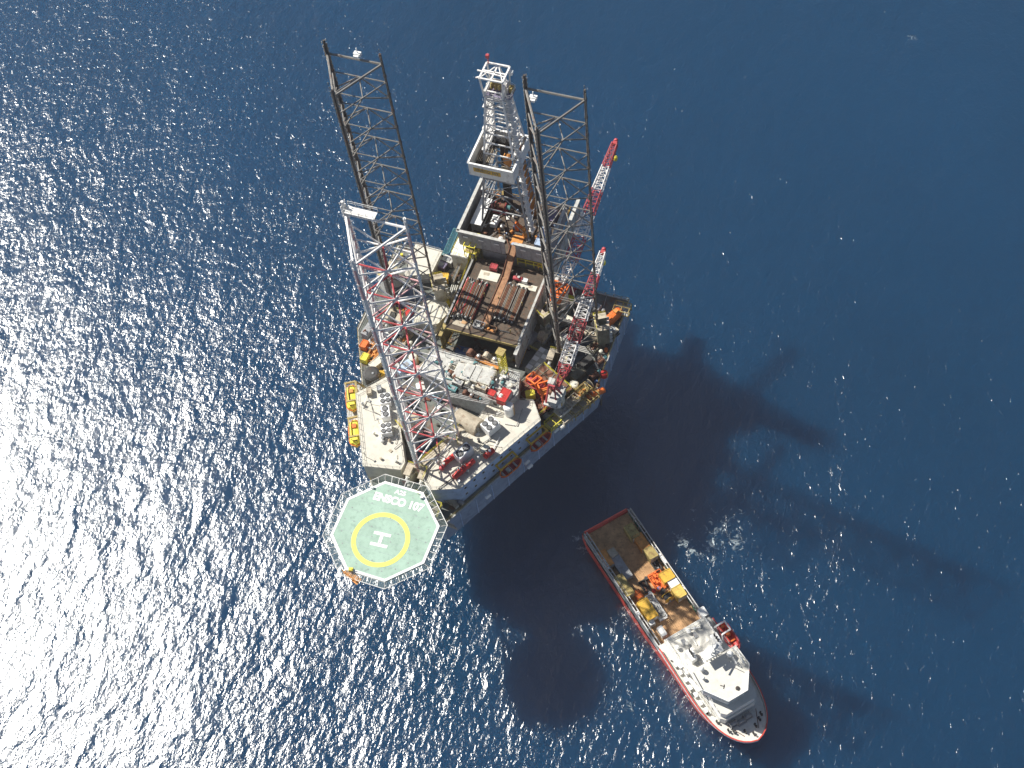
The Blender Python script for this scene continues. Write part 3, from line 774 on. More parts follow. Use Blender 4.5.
# drill pipes, one object each
def drill_pipe(i, x, y0, y1, z, mat, label, group):
    o = thing('drill_pipe', label, 'drill pipe', (x, (y0 + y1) / 2, z), 0, group); h = (y1 - y0) / 2
    MB().tube((0, -h, 0), (0, h, 0), .145, 7).build('tube', mat, o)
    m = MB()
    for s in (-1, 1): m.tube((0, s * h, 0), (0, s * (h - .5), 0), .18, 7)
    m.build('tool_joint', 'dark' if i % 3 else 'pale', o)
rp = random.Random(3)
LB_A = 'rust-red drill pipe lying in the wide stack on the paler side of the trough'; GR_A = 'drill pipes in the stack nearer the white leg'
LB_B = 'brown drill pipe lying in the stack beside the steel bulwark'; GR_B = 'drill pipes in the stack beside the steel bulwark'
for lay, n in ((0, 17), (1, 16), (2, 12)):
    for i in range(n):
        drill_pipe(i + lay, -7.15 + i * .345 + lay * .17, 34.0 + rp.uniform(-.7, .5), 45.6 + rp.uniform(-.9, .6), 8.95 + lay * .27, ('rust', 'brown', 'legred', 'rack', 'rust', 'rack')[(i * 5 + lay) % 6], LB_A, GR_A)
for lay, n in ((0, 17), (1, 16), (2, 9)):
    for i in range(n):
        drill_pipe(i + lay, 3.05 + i * .345 + lay * .17, 36.0 + rp.uniform(-.4, .4), 47.0 + rp.uniform(-.5, .5), 8.95 + lay * .27, ('rust', 'rack', 'brown', 'rust', 'rack')[(i * 3 + lay) % 5], LB_B, GR_B)
# drill floor
DF = 12.0
df = thing('drill_floor', 'raised drill floor with grey wind walls at the end of the pipe deck', 'drill floor', (0, 62.5, DF))
MB().box((0, 0, -.4), (23.5, 17.6, .7)).build('floor_plate', 'pipedeck', df)
for (c, d, nm) in (((-5.6, -8.9, 2.4), (12.4, .3, 5.2), 'a'), ((7.6, -8.9, 2.4), (8.2, .3, 5.2), 'b'), ((-11.75, -.2, 2.4), (.3, 17.1, 5.2), 'c'), ((11.75, -1.2, 2.2), (.3, 15.2, 4.8), 'd')):
    wl = MB().box(c, d).build('wind_wall', 'grey', df)
    tp = MB().box((c[0], c[1], c[2] + d[2] / 2 + .1), (d[0] + .5, d[1] + .5, .18)); tp.build('wall_cap', 'pale', wl)
    n = int(max(d[0], d[1]) / 2.2); rb = MB()
    for k in range(n):
        o = (k + .5) / n - .5
        for s in (-1, 1): rb.box((c[0] + (o * d[0] if d[0] > d[1] else s * .2), c[1] + (s * .2 if d[0] > d[1] else o * d[1]), c[2]), (.16, .14, d[2] - .1) if d[0] > d[1] else (.14, .16, d[2] - .1))
    rb.build('stiffener', 'grey', wl)
    if nm in 'ab':
        for k in range(3 if nm == 'a' else 2):
            x = c[0] + ((k + .5) / (3 if nm == 'a' else 2) - .5) * d[0]
            MB().box((x, c[1] - .28, c[2] + 1.0), (1.3, .12, .35)).build('lamp', 'whiteclean', wl)
m = MB(); m.box((-5.8, 0, -3.6), (.9, 16, 5.6)); m.box((9.6, 0, -3.6), (.9, 16, 5.6)); m.box((1.9, -8, -3.2), (15, .5, 4.6)); m.box((1.9, 8, -3.2), (15, .5, 4.6)); m.build('substructure', 'grey', df)
m = MB(); m.rail([(-11.9, 8.8), (11.9, 8.8), (11.9, 6.6)], 0, 1.2, .06, 1.6); m.build('railing', 'yellow', df)
MB().box((2.0, -2.8, 0.02), (3.0, 5.5, .10)).build('rig_floor_plate', 'tangerine', df)
# things on the drill floor
t = thing('doghouse', 'long white-roofed driller cabin along the wind wall of the drill floor', 'cabin', (-9.0, 62.6, DF))
MB().box((0, 0, 1.4), (2.6, 8.4, 2.7)).build('wall', 'pale', t); MB().box((0, 0, 2.85), (2.9, 8.8, .16)).build('roof', 'whiteclean', t)
m = MB(); m.box((1.33, 0, 1.7), (.06, 6.4, .9)); m.build('window', 'glass', t)
winch('large dark red drawworks winch on the drill floor beside the white cabin', (-5.2, 66.4, DF), 0, 1.5, 'legred', 'rust')
genset('white brake housing on the drill floor between white cabin and derrick leg', (-5.2, 61.8, DF), pi / 2, (3.0, 1.7, 1.5), 'whiteclean')
t = thing('iron_roughneck', 'orange pipe-handling machine standing on the drill floor', 'pipe handler', (1.6, 61.2, DF))
MB().box((0, 0, .2), (2.2, 2.6, .4)).build('base_frame', 'dark', t); m = MB(); m.box((-.5, 0, 1.9), (.8, .9, 3.0)); m.bar((-.5, 0, 3.0), (1.3, -.6, 2.2), .6, .7); m.build('arm', 'orange', t); MB().lathe((1.2, -.6, 1.4), [(.6, 0), (.7, .3), (.7, .9), (.5, 1.2)], 10).build('clamp_head', 'tangerine', t)
tank_v('brown mud bucket tank on the drill floor inside the derrick legs', (3.8, 60.2, DF), .9, 1.7, 'tangerine', lid='tan')
container('blue-grey tool cabin on the drill floor beside the outboard wind wall', (8.6, 59.4, DF), pi / 2, (6.0, 2.6, 2.6), 'bluegrey', 'cabin', door='grey', name='tool_cabin')
container('small purple-grey choke cabin on the drill floor near the stern railing', (8.4, 66.5, DF), pi / 2, (3.6, 2.4, 2.4), 'purple', 'cabin', door='grey', name='choke_cabin')
winch('small grey air winch at the front wind wall of the drill floor', (-9.2, 55.9, DF), 0, .8)
winch('small dark air winch on the drill floor against the front wall by the pipe trough', (-2.6, 55.6, DF), .2, .7, 'dark', 'steel')
# racked stands
st = thing('racked_pipe', 'orange-brown bundle of drill pipe stands racked upright in the derrick', 'pipe rack', (2.9, 67.0, DF))
m = MB()
for i in range(7):
    for j in range(6): m.tube((i * .34 - 1.0, j * .34, 0), (i * .22 - 2.4, j * .28 - .6, 25.4), .12, 5)
o = m.build('pipe_stand', 'tangerine', st); o['kind'] = 'stuff'
st2 = thing('racked_pipe', 'dark bundle of drill collars racked upright in the derrick by the white cabin', 'pipe rack', (-4.0, 68.0, DF))
m = MB()
for i in range(5):
    for j in range(5): m.tube((i * .4 - .8, j * .36, 0), (i * .3 + .6, j * .3 - .6, 25.4), .14, 5)
o = m.build('pipe_stand', 'dark', st2); o['kind'] = 'stuff'

# ------------------------------------------------------------------ derrick
DX, DY = -1.7, 65.9
dk = thing('derrick', 'white drilling derrick tower with a walled working platform halfway up', 'derrick', (DX, DY, DF))
ZT = 58 - DF
def hw(z):                                    # half width at height above the drill floor
    return 6.3 + (1.95 - 6.3) * min(1, z / ZT) ** .94
CN = [(-1, -1), (1, -1), (1, 1), (-1, 1)]
zs = [0, 7.5, 13, 18, 22.5, 26.5, 30, 33, 35.8, 38.4, 40.8, 43.4, ZT]
def cpt(k, z): return V((CN[k % 4][0] * hw(z), CN[k % 4][1] * hw(z), z))
for k in range(4):
    for lo_, hi_, mm in ((0, 5, 'grey'), (5, 12, 'legwhite')):  # lower posts, girts and braces greyed to carry the shade under the platform
        m = MB()
        for a, b in zip(zs[lo_:hi_], zs[lo_ + 1:hi_ + 1]): m.bar(cpt(k, a), cpt(k, b), .42, .42)
        m.build('corner_post', mm, dk)
for i, z in enumerate(zs[1:]):
    m = MB()
    for k in range(4): m.bar(cpt(k, z), cpt(k + 1, z), .28, .3)
    m.build('girt', 'legwhite' if i > 3 else 'grey', dk)
for k in range(4):
    for i, (a, b) in enumerate(zip(zs[:-1], zs[1:])):
        m = MB()
        if k == 0 and i < 2:                  # open V-door face
            m.bar((cpt(0, b) + cpt(1, b)) / 2, cpt(0, a), .2, .2); m.bar((cpt(0, b) + cpt(1, b)) / 2, cpt(1, a), .2, .2)
        else:
            if k == 0 and i > 4 and i % 3 != 1: continue
            if k == 2 and i % 2 and i > 2: continue
            w_ = (.30 if i > 4 else .2) if k in (1, 3) else .13
            m.bar(cpt(k, a), cpt(k + 1, b), w_, w_); m.bar(cpt(k + 1, a), cpt(k, b), w_, w_)
        m.build('cross_brace', 'legwhite' if k in (1, 3) and i > 4 else 'grey', dk)
# working platform with wind walls
PZ = 38 - DF; PB = (-8.3 - DX, 2.9 - DX, 58.6 - DY, 70.2 - DY)
m = MB(); x0, x1, y0, y1 = PB
mp = thing('monkey_board', 'white-walled box platform around the derrick with a yellow name board', 'platform', ((x0 + x1) / 2 + DX, (y0 + y1) / 2 + DY, 34))
cx, cy = (x0 + x1) / 2, (y0 + y1) / 2; W_, D_ = (x1 - x0), (y1 - y0)
for nm, c, d in (('f', (0, -D_ / 2, 2), (W_, .15, 4.1)), ('r', (W_ / 2, 0, 2), (.15, D_ - .3, 4.1)), ('b', (0, D_ / 2, 2), (W_, .15, 4.1)), ('l', (-W_ / 2, 0, 2), (.15, D_ - .3, 4.1))):
    wl = MB().box(c, d).build('wind_wall', 'white', mp)
    MB().box((c[0], c[1], 4.12), (d[0] + .3, d[1] + .3, .14)).build('wall_cap', 'whiteclean', wl)
fl = MB().prism([(-W_ / 2 + .1, -D_ / 2 + .1), (W_ / 2 - .1, -D_ / 2 + .1), (W_ / 2 - .1, D_ / 2 - .1), (-W_ / 2 + .1, D_ / 2 - .1)], .0, .15, [[(-2.4, -2.6), (4.4, -2.6), (4.4, 3.6), (-2.4, 3.6)]]).build('floor', 'dark', mp)
sg = MB().box((-.9, -D_ / 2 - .12, 2.25), (6.9, .08, 1.35)).build('name_board', 'yellow', mp)
text('name_lettering', 'ENSCO 107', 1.15, (-.9, -D_ / 2 - .175, 2.25), 0, 'olive', sg, .008, pi / 2, 1.02, .04)
m = MB()
for k in range(10): m.bar((-W_ / 2 + .6 + k * .42, -2.2, 1.2), (-W_ / 2 + .6 + k * .42, 2.2, 1.2), .12, .2)
for k in range(7): m.bar((1.4, -D_ / 2 + .9 + k * .4, 1.2), (W_ / 2 - .6, -D_ / 2 + .9 + k * .4, 1.2), .12, .2)
m.build('finger_rack', 'tan', mp)
# crown
cwn = MB(); h = 2.75; z0, z1 = 44.4, 50.2
for k in range(4):
    a = V((CN[k][0] * h * .82, CN[k][1] * h * .82, z0)); b = V((CN[k][0] * h, CN[k][1] * h * .9, z1)); c = V((CN[(k + 1) % 4][0] * h, CN[(k + 1) % 4][1] * h * .9, z1)); d = V((CN[(k + 1) % 4][0] * h * .82, CN[(k + 1) % 4][1] * h * .82, z0))
    cwn.bar(a, b, .34, .34); cwn.bar(b, c, .38, .38); cwn.bar(a, d, .38, .38); cwn.bar(a, (b + c) / 2, .2, .2)
cwn.bar((0, -h * .9, z1), (0, h * .9, z1), .34, .34); cwn.bar((-h, 0, z1), (h, 0, z1), .34, .34); cwn.bar((-h, -h * .9, z1), (0, h * .9, z1), .22, .22); cwn.bar((h, -h * .9, z1), (0, h * .9, z1), .22, .22)
cwn.bar((-h - 1.2, -.4, z1 + .1), (h, -.9, z1 + .1), .3, .3); cwn.bar((-h - 1, -2.2, z1 - .4), (-h, -1.6, z1 - .4), .3, .3)
co = cwn.build('crown_frame', 'legwhite', dk)
m = MB(); m.box((0, 0, z0 + .05), (4.9, 4.9, .12)); m.box((3.2, 0, z0 + .1), (1.6, 3.6, .1)); m.build('crown_deck', 'purple', co)
m = MB()
for k in (-1, 0, 1): m.lathe((k * .9, 0, z0 + 1.9), [(1.0, -.2), (1.15, 0), (1.0, .2)], 14, 'x')
m.build('sheave', 'ochre', co)
m = MB(); m.rail([(-2.4, -2.4), (2.4, -2.4), (3.9, -1.7), (3.9, 1.7), (2.4, 2.4), (-2.4, 2.4)], z0 + .1, 1.2, .06, 1.0, True); m.build('railing', 'legwhite', co)
m = MB(); m.box((3.4, .6, z0 + .9), (1.0, 1.2, 1.4)); m.build('light_box', 'ochre', co)
m = MB(); m.box((3.2, 1.7, z1 - .9), (.9, .9, .9)); m.build('lamp', 'whiteclean', co)
m = MB(); m.tube((-2.3, 2.3, z1), (-2.3, 2.3, z1 + 2.4), .12, 6); m.box((-2.3, 2.3, z1 + 2.2), (.7, .7, .9)); m.build('warning_light', 'legred', co)
# ladder cage, vent pipes on the outboard faces, standpipe
m = MB(); rnd = random.Random(5)
for s in (-.5, .5):
    m.path([cpt(1, a) + V((.7, 1.2 + s, 0)) for a in zs], .1, 5)
for q in range(60):
    z = 2 + q * .7; p = V((hw(z) + .7, -hw(z) + 1.2, z)); m.box(p, (.9, 1.3, .12) if q % 3 else (1.3, 1.5, .35))
m.build('ladder_cage', 'legwhite', dk)
m = MB()
for q in range(11): z = 6 + q * 3.4; m.box((-hw(z) - .5, -hw(z) + 1.6 + (q % 2) * .7, z), (.9, 1.6, .3)); 
m.path([(-hw(a) - .5, -hw(a) + 2.2, a) for a in zs], .14, 5); m.path([(-hw(a) - .3, -hw(a) + 3.0, a) for a in zs], .1, 5); m.build('vent_pipe', 'legwhite', dk)
m = MB(); m.box((.3, 0, 21), (1.6, 1.3, 3.2)); m.lathe((.3, 0, 18.2), [(.4, 0), (.6, .4), (.6, 1.0)], 10); tb = m.build('travelling_block', 'tangerine', dk)
m = MB()
for k in range(6): m.tube((.3 + (k - 2.5) * .3, (k % 2) * .3, 22.5), ((k - 2.5) * .5, (k % 2) * .4, 45.6), .04, 4)
m.build('drill_line', 'dark', tb)

# ================================================================== cranes
def crane(label, base, tip, zb, house_rz, col=('legred', 'legwhite'), secs=6, w0=2.7, w1=1.3, hook='lemon', hookdrop=6, first=0):
    b = V(base); tp = V(tip); t = thing('pedestal_crane', label, 'crane', (b.x, b.y, 0), 0, 'pedestal cranes of the rig')
    d = tp - b; hd_ = V((d.x, d.y, 0)).normalized(); sd_ = V((-hd_.y, hd_.x, 0))
    MB().lathe((0, 0, 0), [(1.6, .02), (1.6, zb - 1.2), (2.1, zb - .6), (2.1, zb)], 16).build('pedestal', 'cream', t)
    ho = V((0, 0, b.z)); ang = atan2(hd_.y, hd_.x)
    def pp(f, s, z): return hd_ * f + sd_ * s + V((0, 0, z))
    m = MB(); m.box(pp(-1.6, 0, zb + .3), (6.2, 3.4, .5), ang); m.box(pp(-3.2, -.6, zb + 1.5), (2.8, 2.0, 1.9), ang); hs = m.build('machinery_house', 'orange' if first else 'pale', t)
    m = MB(); m.lathe(pp(-1.2, .9, zb + 1.2), [(.7, -.7), (.7, .7)], 12, 'y'); m.build('hoist_drum', 'rust', hs)
    m = MB(); m.box(pp(.9, 1.7, zb + 1.4), (1.7, 1.5, 2.0), ang); cb = m.build('operator_cab', 'pale', t)
    m = MB(); m.box(pp(1.2, 1.7, zb + 1.6), (1.16, 1.3, .9), ang); m.build('window', 'glass', cb)
    m = MB()
    for s in (-1, 1): m.bar(pp(-.4, s * 1.1, zb + .4), pp(-2.6, s * .7, zb + 6.5), .4, .45); m.bar(pp(-4.0, s * 1.3, zb + .4), pp(-2.6, s * .7, zb + 6.5), .35, .4)
    m.bar(pp(-2.6, -.8, zb + 6.5), pp(-2.6, .8, zb + 6.5), .4, .4); m.bar(pp(-1.4, -.95, zb + 3.2), pp(-1.4, .95, zb + 3.2), .25, .25); m.build('gantry', 'orange' if first else 'legred', t)
    u = (tp - b).normalized(); up = sd_.cross(u).normalized()
    if up.z < 0: up = -up
    A = V((0, 0, b.z)) + hd_ * .8; E = tp - V((b.x, b.y, 0)); Ln = (E - A).length
    def wv(f): return (w0 * min(1, f / .12 * .8 + .2) if f < .12 else w0 + (w1 - w0) * max(0, (f - .55) / .45)) 
    def bp(f, i): 
        ww = wv(f) / 2; return A.lerp(E, f) + sd_ * (ww * (-1 if i in (0, 3) else 1)) + up * (ww * (-.9 if i < 2 else .9))
    for k in range(secs):
        f0, f1 = k / secs, (k + 1) / secs; m = MB(); n = 5
        for i in range(4):
            m.tube(bp(f0, i), bp(f1, i), .16, 6)
            for q in range(n):
                a, c = f0 + (f1 - f0) * q / n, f0 + (f1 - f0) * (q + 1) / n
                j = (i + 1) % 4
                m.tube(bp(a, i), bp(c, j) if q % 2 else bp(c, j), .085, 5); m.tube(bp(a, i), bp(a, j), .08, 5)
        m.build('boom_section', col[(k + first) % 2], t)
    m = MB(); m.box(E, (1.3, 1.0, 1.0), ang); m.lathe(E + u * .7, [(.5, -.3), (.55, 0), (.5, .3)], 10, 'y'); m.build('boom_tip', 'legred', t)
    m = MB()
    for s in (-.5, .5): m.tube(pp(-2.6, s, zb + 6.5), E + up * .5 + sd_ * s, .05, 4, caps=False)
    m.build('pendant_line', 'steel', t)
    m = MB(); m.tube(E, E - V((0, 0, hookdrop)), .05, 4); hl = m.build('hoist_wire', 'dark', t)
    m = MB(); m.lathe(E - V((0, 0, hookdrop + 1.6)), [(.1, 0), (.5, .25), (.62, .8), (.5, 1.4), (.1, 1.7)], 12); m.build('hook_block', hook, hl)
    return t
pA = at(557, 389, 9.5)
crane('red and white lattice boom crane beside the orange machinery at the hull edge', (pA.x, pA.y, 9.5), tuple(at(603, 252, 22)), 8.5, 0, hookdrop=3.5)
pB = at(561, 286, 9.5)
crane('red and white lattice boom crane reaching out past the stern behind the dark leg', (pB.x, pB.y, 9.5), tuple(at(615, 143, 25)), 8.5, 0, first=1, hookdrop=5)

# ================================================================== boats and gear at the hull edge
def fwd(p, a, d=1.0): return (p[0] + cos(a) * d, p[1] + sin(a) * d, p[2])
def put(px, py, z, base): p = at(px, py, z); return (p.x, p.y, base)
platform('pale boat platform hung outside the hull under the yellow lifeboats', put(356, 414, 1, 0.6), AL, (17, 4.0), 'pale')
lifeboat('yellow lifeboat nearer the orange container on the boat platform', put(352, 397, 3, 1.3), AL, 7.4, 3.3, 'yellow', 'lemon', 'tangerine', 'lifeboats')
lifeboat('yellow lifeboat nearer the helideck on the boat platform', put(355, 432, 3, 1.3), AL, 7.4, 3.3, 'yellow', 'lemon', 'orange', 'lifeboats')
for q, nm in ((0, 'pale davit over the lifeboat nearer the orange container'), (1, 'pale davit over the lifeboat nearer the helideck')):
    p = put(*((361, 397, 1), (364, 432, 1))[q], .0); davit(nm, p, AL, 5.2, 3.3, 4.4, 'ochre')
for q, (px, py, nm, dv) in enumerate(((541, 443, 'orange-red open rescue boat under the outer yellow davit', 'yellow davit over the rescue boat nearer the orange machinery'), (511, 469, 'orange-red open rescue boat under the yellow davit nearer the helideck', 'yellow davit over the rescue boat nearer the helideck'))):
    p = at(px, py, 1.5); lo = (p.x, p.y, .9)
    t = thing('rescue_boat', nm, 'rescue boat', lo, AR, 'rescue boats')
    MB().loft(boat_sections(6.4, 2.0, 1.1, .02, canopy=False), closed=True).build('hull', 'legred', t, smooth=True)
    m = MB()
    for s in (-1, 1): m.path([(x[3][0], x[3][1] * s, x[3][2] + .05) for x in boat_sections(6.4, 2.0, 1.1, .02, canopy=False)], .17, 7)
    m.build('fender', 'orange', t)
    m = MB(); m.box((-.8, 0, 1.1), (.9, 1.2, .7)); m.box((1.4, 0, .95), (.4, 1.8, .25)); m.box((-2.4, 0, 1.0), (.5, 1.6, .3)); m.build('console', 'pale', t)
    m = MB(); m.tube((-.4, -1.2, .9), (-.4, -1.2, 2.5), .06, 5); m.tube((-.4, 1.2, .9), (-.4, 1.2, 2.5), .06, 5); m.tube((-.4, -1.2, 2.5), (-.4, 1.2, 2.5), .06, 5); m.build('roll_bar', 'pale', t)
    n_ = V((sin(AR), -cos(AR), 0)) * -2.6; davit(dv, (p.x + n_.x, p.y + n_.y, 0), AR + pi, 5.2, 2.4, 4.0, 'yellow')
for i, (px, py, nm) in enumerate(((527, 462, 'white raft canister between the two rescue boats'), (530, 466, 'white raft canister at the hull edge between the rescue boats'), (556, 430, 'white raft canister beside the yellow valve stand'), (562, 427, 'white raft canister outside the rusty frame racks'), (488, 496, 'grey-white raft canister near the end of the blue-grey wall'))):
    raft(nm, put(px, py, 1, 0), AR)
p = at(614, 318, 1.5)
lifeboat('orange enclosed lifeboat at the stern corner of the hull', (p.x - .3, p.y, .8), AR + .1, 6.4, 2.6, 'orange', 'orange', 'tangerine', 'lifeboats')
tank_h('long orange capsule lying along the hull edge past the frame racks', put(596, 394, 1, 0), AR - .25, 4.6, .75, 'orange', 'rescue_capsule', ends='tangerine')
tank_v('short red buoy tank at the hull corner near the orange capsule', put(604, 374, 1, 0), .9, 1.6, 'red', lid='dark')
genset('tan winch house behind the orange lifeboat at the stern corner', put(611, 329, 1, 0), AR - pi / 2, (4.0, 1.8, 1.6), 'tan')
scaffold('yellow-green frame stand at the very corner of the stern', put(622, 309, 2, 0), 0, (4, 3, 3), 'ochre', 'pale')

# ---------------- roofs of the accommodation
R7 = 7.0
hvac('white four-fan roof unit nearest the boat platform end of the pale roof', put(385, 398, 9, R7), AL, 4, (2.9, 2.5, 1.9))
hvac('white two-fan roof unit between the two four-fan units on the pale roof', put(385.5, 412, 9, R7), AL, 2, (3.1, 2.0, 2.2))
hvac('white four-fan roof unit nearest the helideck on the pale roof', put(386, 428, 9, R7), AL, 4, (2.9, 2.5, 1.9))
hvac('large white four-fan unit on the cream roof by the long pale deckhouse', put(490, 424, 9.5, R7), AR, 4, (3.6, 3.0, 2.6))
hvac('large white two-fan unit on the cream roof beside the red tanks', put(463, 451, 9.5, R7), AR, 2, (4.2, 2.4, 2.6))
t = thing('radio_mast', 'thin grey tripod mast with stays on the pale roof by the lifeboats', 'mast', put(374, 412, 7, R7))
m = MB(); m.tube((0, 0, 0), (0, 0, 5.5), .1, 6); m.build('pole', 'grey', t)
m = MB()
for a in (1.0, 3.1, 5.2): m.tube((0, 0, 3.6), (2.4 * cos(a), 2.4 * sin(a), 0), .06, 5)
m.build('stay', 'grey', t); m = MB(); m.bar((-.9, 0, 5.0), (.9, 0, 5.0), .1, .1); m.bar((0, -.6, 5.4), (0, .6, 5.4), .08, .08); m.build('aerial', 'white', t)
tank_v('dark grey round tank top beside the cream store at the hull edge', put(371, 373, 4, .0), 2.1, 4.0, 'dark', lid='grey')
container('small cream deck locker with tan lid on the pale roof by the lifeboat davit', put(369, 391, 8, R7), AL, (1.8, 1.2, 1.3), 'tan', 'locker', name='deck_locker')
container('small grey locker beside the round tank on the pale roof', put(379, 388, 8, R7), AL, (1.4, 1.1, 1.1), 'grey', 'locker', name='deck_locker')
tank_h('bright red foam tank nearest the white two-fan unit', put(449, 459, 8.2, R7), AR, 3.0, .62, 'red', ends='legred')
tank_h('bright red foam tank lying beside the blue-grey wall parapet', put(461, 471, 8.2, R7), AR, 4.4, .75, 'red', ends='legred')
tank_h('second bright red tank close alongside the long red foam tank', put(468, 465, 8.2, R7), AR, 3.6, .62, 'red', ends='legred')
tank_h('small dark red tank nearest the tan walkway on the cream roof', put(443, 465, 8.2, R7), AR + .3, 2.2, .55, 'legred')
tank_h('red and white tank near the parapet between the two white fan units', put(489, 453, 8.2, R7), AR, 2.6, .7, 'red', ends='whiteclean')
container('cream ventilation trunk next to the red and white tank', put(485, 449, 8, R7), AR, (2.0, 1.5, 1.5), 'cream', 'locker', name='vent_trunk')
pipe_run('grey twin pipes crossing the cream roof between the red tanks', [tuple(at(455, 475, 7.5)), tuple(at(470, 449, 7.5)), tuple(at(481, 445, 7.5))], 2, .1, .4)
t = thing('walkway', 'tan and yellow walkway along the edge of the dark leg well', 'walkway', tuple(at(431, 456, 6.2)), AR)
MB().box((0, 0, .0), (12.5, 1.5, .3)).build('grating', 'tan', t); MB().rail([(-6.2, .7), (6.2, .7)], .1, 1.1, .06, 1.4).build('railing', 'lemon', t)
m = MB()
for x in (-5, 0, 5): m.bar((x, 0, -.2), (x, 0, -6.1), .3, .3)
m.build('post', 'ochre', t)
t = thing('jacking_control_house', 'tan half-round control house on the cream roof beside the white leg', 'control house', put(468, 423, 7, R7), RAD(-12))
sec = [[(x, 2.3 * cos(a), 2.6 * sin(a)) for a in [i * pi / 12 for i in range(13)]] for x in (-3.2, 3.2)]
MB().loft(sec).build('shell', 'tan', t)
m = MB(); m.box((-3.25, 0, 1.2), (.1, 1.0, 2.0)); m.build('door', 'grey', t)
m = MB(); m.box((-.6, -2.05, 1.5), (.8, .3, .6)); m.box((-2.0, -2.05, 1.5), (.8, .3, .6)); m.build('window', 'glass', t)

# ---------------- between accommodation and helideck
K = [('container', 'small white and red locker at the helideck end of the pale roof', (410, 470, 3), AL, (2.2, 1.6, 1.8), 'whiteclean'), ('container', 'bright red hose box directly above the helideck edge', (405, 477, 3), .2, (1.9, 1.3, 1.3), 'red'),
     ('container', 'tan equipment locker by the helideck stairs under the end of the walkway', (427, 477, 3), AR, (2.6, 1.8, 2.0), 'tan'), ('container', 'grey equipment box between helideck and the walkway foot', (433, 486, 3), AR, (2.4, 1.8, 1.8), 'grey'),
     ('container', 'cream locker with dark lid next to the grey box by the helideck', (444, 485, 3), AR, (2.6, 2.0, 2.2), 'cream'), ('container', 'dark battery box between the cream locker and the blue-grey wall', (440, 481, 3), AR, (2.0, 1.6, 1.6), 'dark'),
     ('container', 'small yellow locker at the helideck edge by the stairs', (431, 480.5, 3), AR, (1.6, 1.3, 1.6), 'yellow'), ('container', 'tan low crate at the corner of hull and helideck', (452, 500, 2), AR - pi / 2, (3.2, 1.0, 1.2), 'tan'),
     ('container', 'grey locker in front of the pale accommodation end wall', (388, 470, 2), AL, (2.6, 1.6, 1.8), 'pale'), ('container', 'dark grey crate at the hull edge beside the helideck net', (372, 470, 2), AL, (2.6, 1.6, 1.5), 'grey'),
     ('container', 'olive locker next to the helideck beside the pale end wall', (398, 473, 3), 0, (2.2, 1.5, 1.7), 'olive'), ('container', 'rust-brown crate just past the yellow locker near the helideck', (437, 493, 2), AR, (2.0, 1.5, 1.4), 'rust')]
for _, lb, (px, py, z), rz, size, col in K:
    p = at(px, py, z); inside = p.y > -10
    container(lb, (p.x, p.y, 0 if p.y > -16 else -.0), rz, size, col, 'locker', name='equipment_locker')
tl_ = thing('helideck_lower_platform', 'rusty grating platform joining the hull bow to the helideck', 'platform', (0, -15.2, 2.0))
MB().box((0, 0, 0), (15, 6.4, .2)).build('grating', 'olive', tl_); MB().rail([(-7.4, -3.1), (-7.4, 3.1), (7.4, 3.1), (7.4, -3.1)], .1, 1.1, .06, 1.4).build('railing', 'lemon', tl_)
m = MB()
for x in (-6.5, 0, 6.5): m.bar((x, 2.6, -.1), (x, 2.6, -1.95), .3, .3); m.bar((x, -2.6, -.1), (x, .2, -6.5), .25, .25)
m.build('support', 'grey', tl_)
stair('yellow stairway rising from the hull bow to the helideck by the white leg', (6.2, -12.4, 2.1), (3.5, -14.6, 10.6), 1.0, 'lemon')
stair('pale stairway from the corner of the blue-grey wall up to the helideck', (12.0, -16.0, .2), (9.8, -19.5, 10.6), 1.0, 'tan')
pipe_run('rusty hose bundle at the hull corner next to the helideck', [tuple(at(440, 496, 1)), tuple(at(452, 504, 1)), tuple(at(457, 497, 1))], 3, .13, .4, 'tan')

# ---------------- long pale deckhouse roof (z = 10)
R10 = 10.0
for i, (px, py, nm, sz) in enumerate(((461, 371, 'pale square hopper lid at the white-leg end of the row of four', (3.0, 4.0, 1.2)), (468.5, 373, 'pale rectangular panel unit second in the row of four', (2.7, 4.6, 1.4)), (477.5, 374.5, 'pale rectangular panel unit third in the row of four', (2.7, 4.6, 1.4)), (486.5, 377, 'pale panel unit beside the yellow ladder tower, last of the row', (3.4, 4.4, 1.5)))):
    t = thing('shaker_hood', nm, 'shaker hood', put(px, py, 11, R10), RAD(-4), 'pale hoods in a row on the long deckhouse')
    MB().box((0, 0, sz[2] / 2), sz).build('casing', 'cream', t); MB().box((0, 0, sz[2] + .05), (sz[0] - .3, sz[1] - .3, .1)).build('lid', 'pale', t)
    m = MB()
    for s in (-1, 1): m.tube((s * sz[0] * .3, -sz[1] / 2 - .05, .4), (s * sz[0] * .3, -sz[1] / 2 - .05, 1.1), .06, 5)
    m.build('handle', 'dark', t)
pump('rust-brown shale shaker on the long deckhouse nearest the white leg', put(474, 355, 11, R10), RAD(-10), 'rust', .9)
pump('tan shale shaker with orange skid next to the yellow ladder tower', put(490, 358, 11, R10), RAD(-10), 'tan', .9)
container('orange skid trough along the front of the two shale shakers', put(488, 364, 10.5, R10), RAD(-10), (6.0, .8, .7), 'tangerine', 'trough', name='skid_trough')
tank_v('small white tank at the end of the orange skid trough', put(498, 361, 11, R10), .7, 1.2, 'whiteclean')
t = thing('ladder_tower', 'tall yellow ladder tower beside the pale hoods on the deckhouse', 'ladder tower', put(504, 372, 10, R10), RAD(-8))
m = MB()
for a in (-.7, .7):
    for b in (-.7, .7): m.bar((a, b, 0), (a, b, 9.0), .16, .16)
m.build('post', 'lemon', t); m = MB()
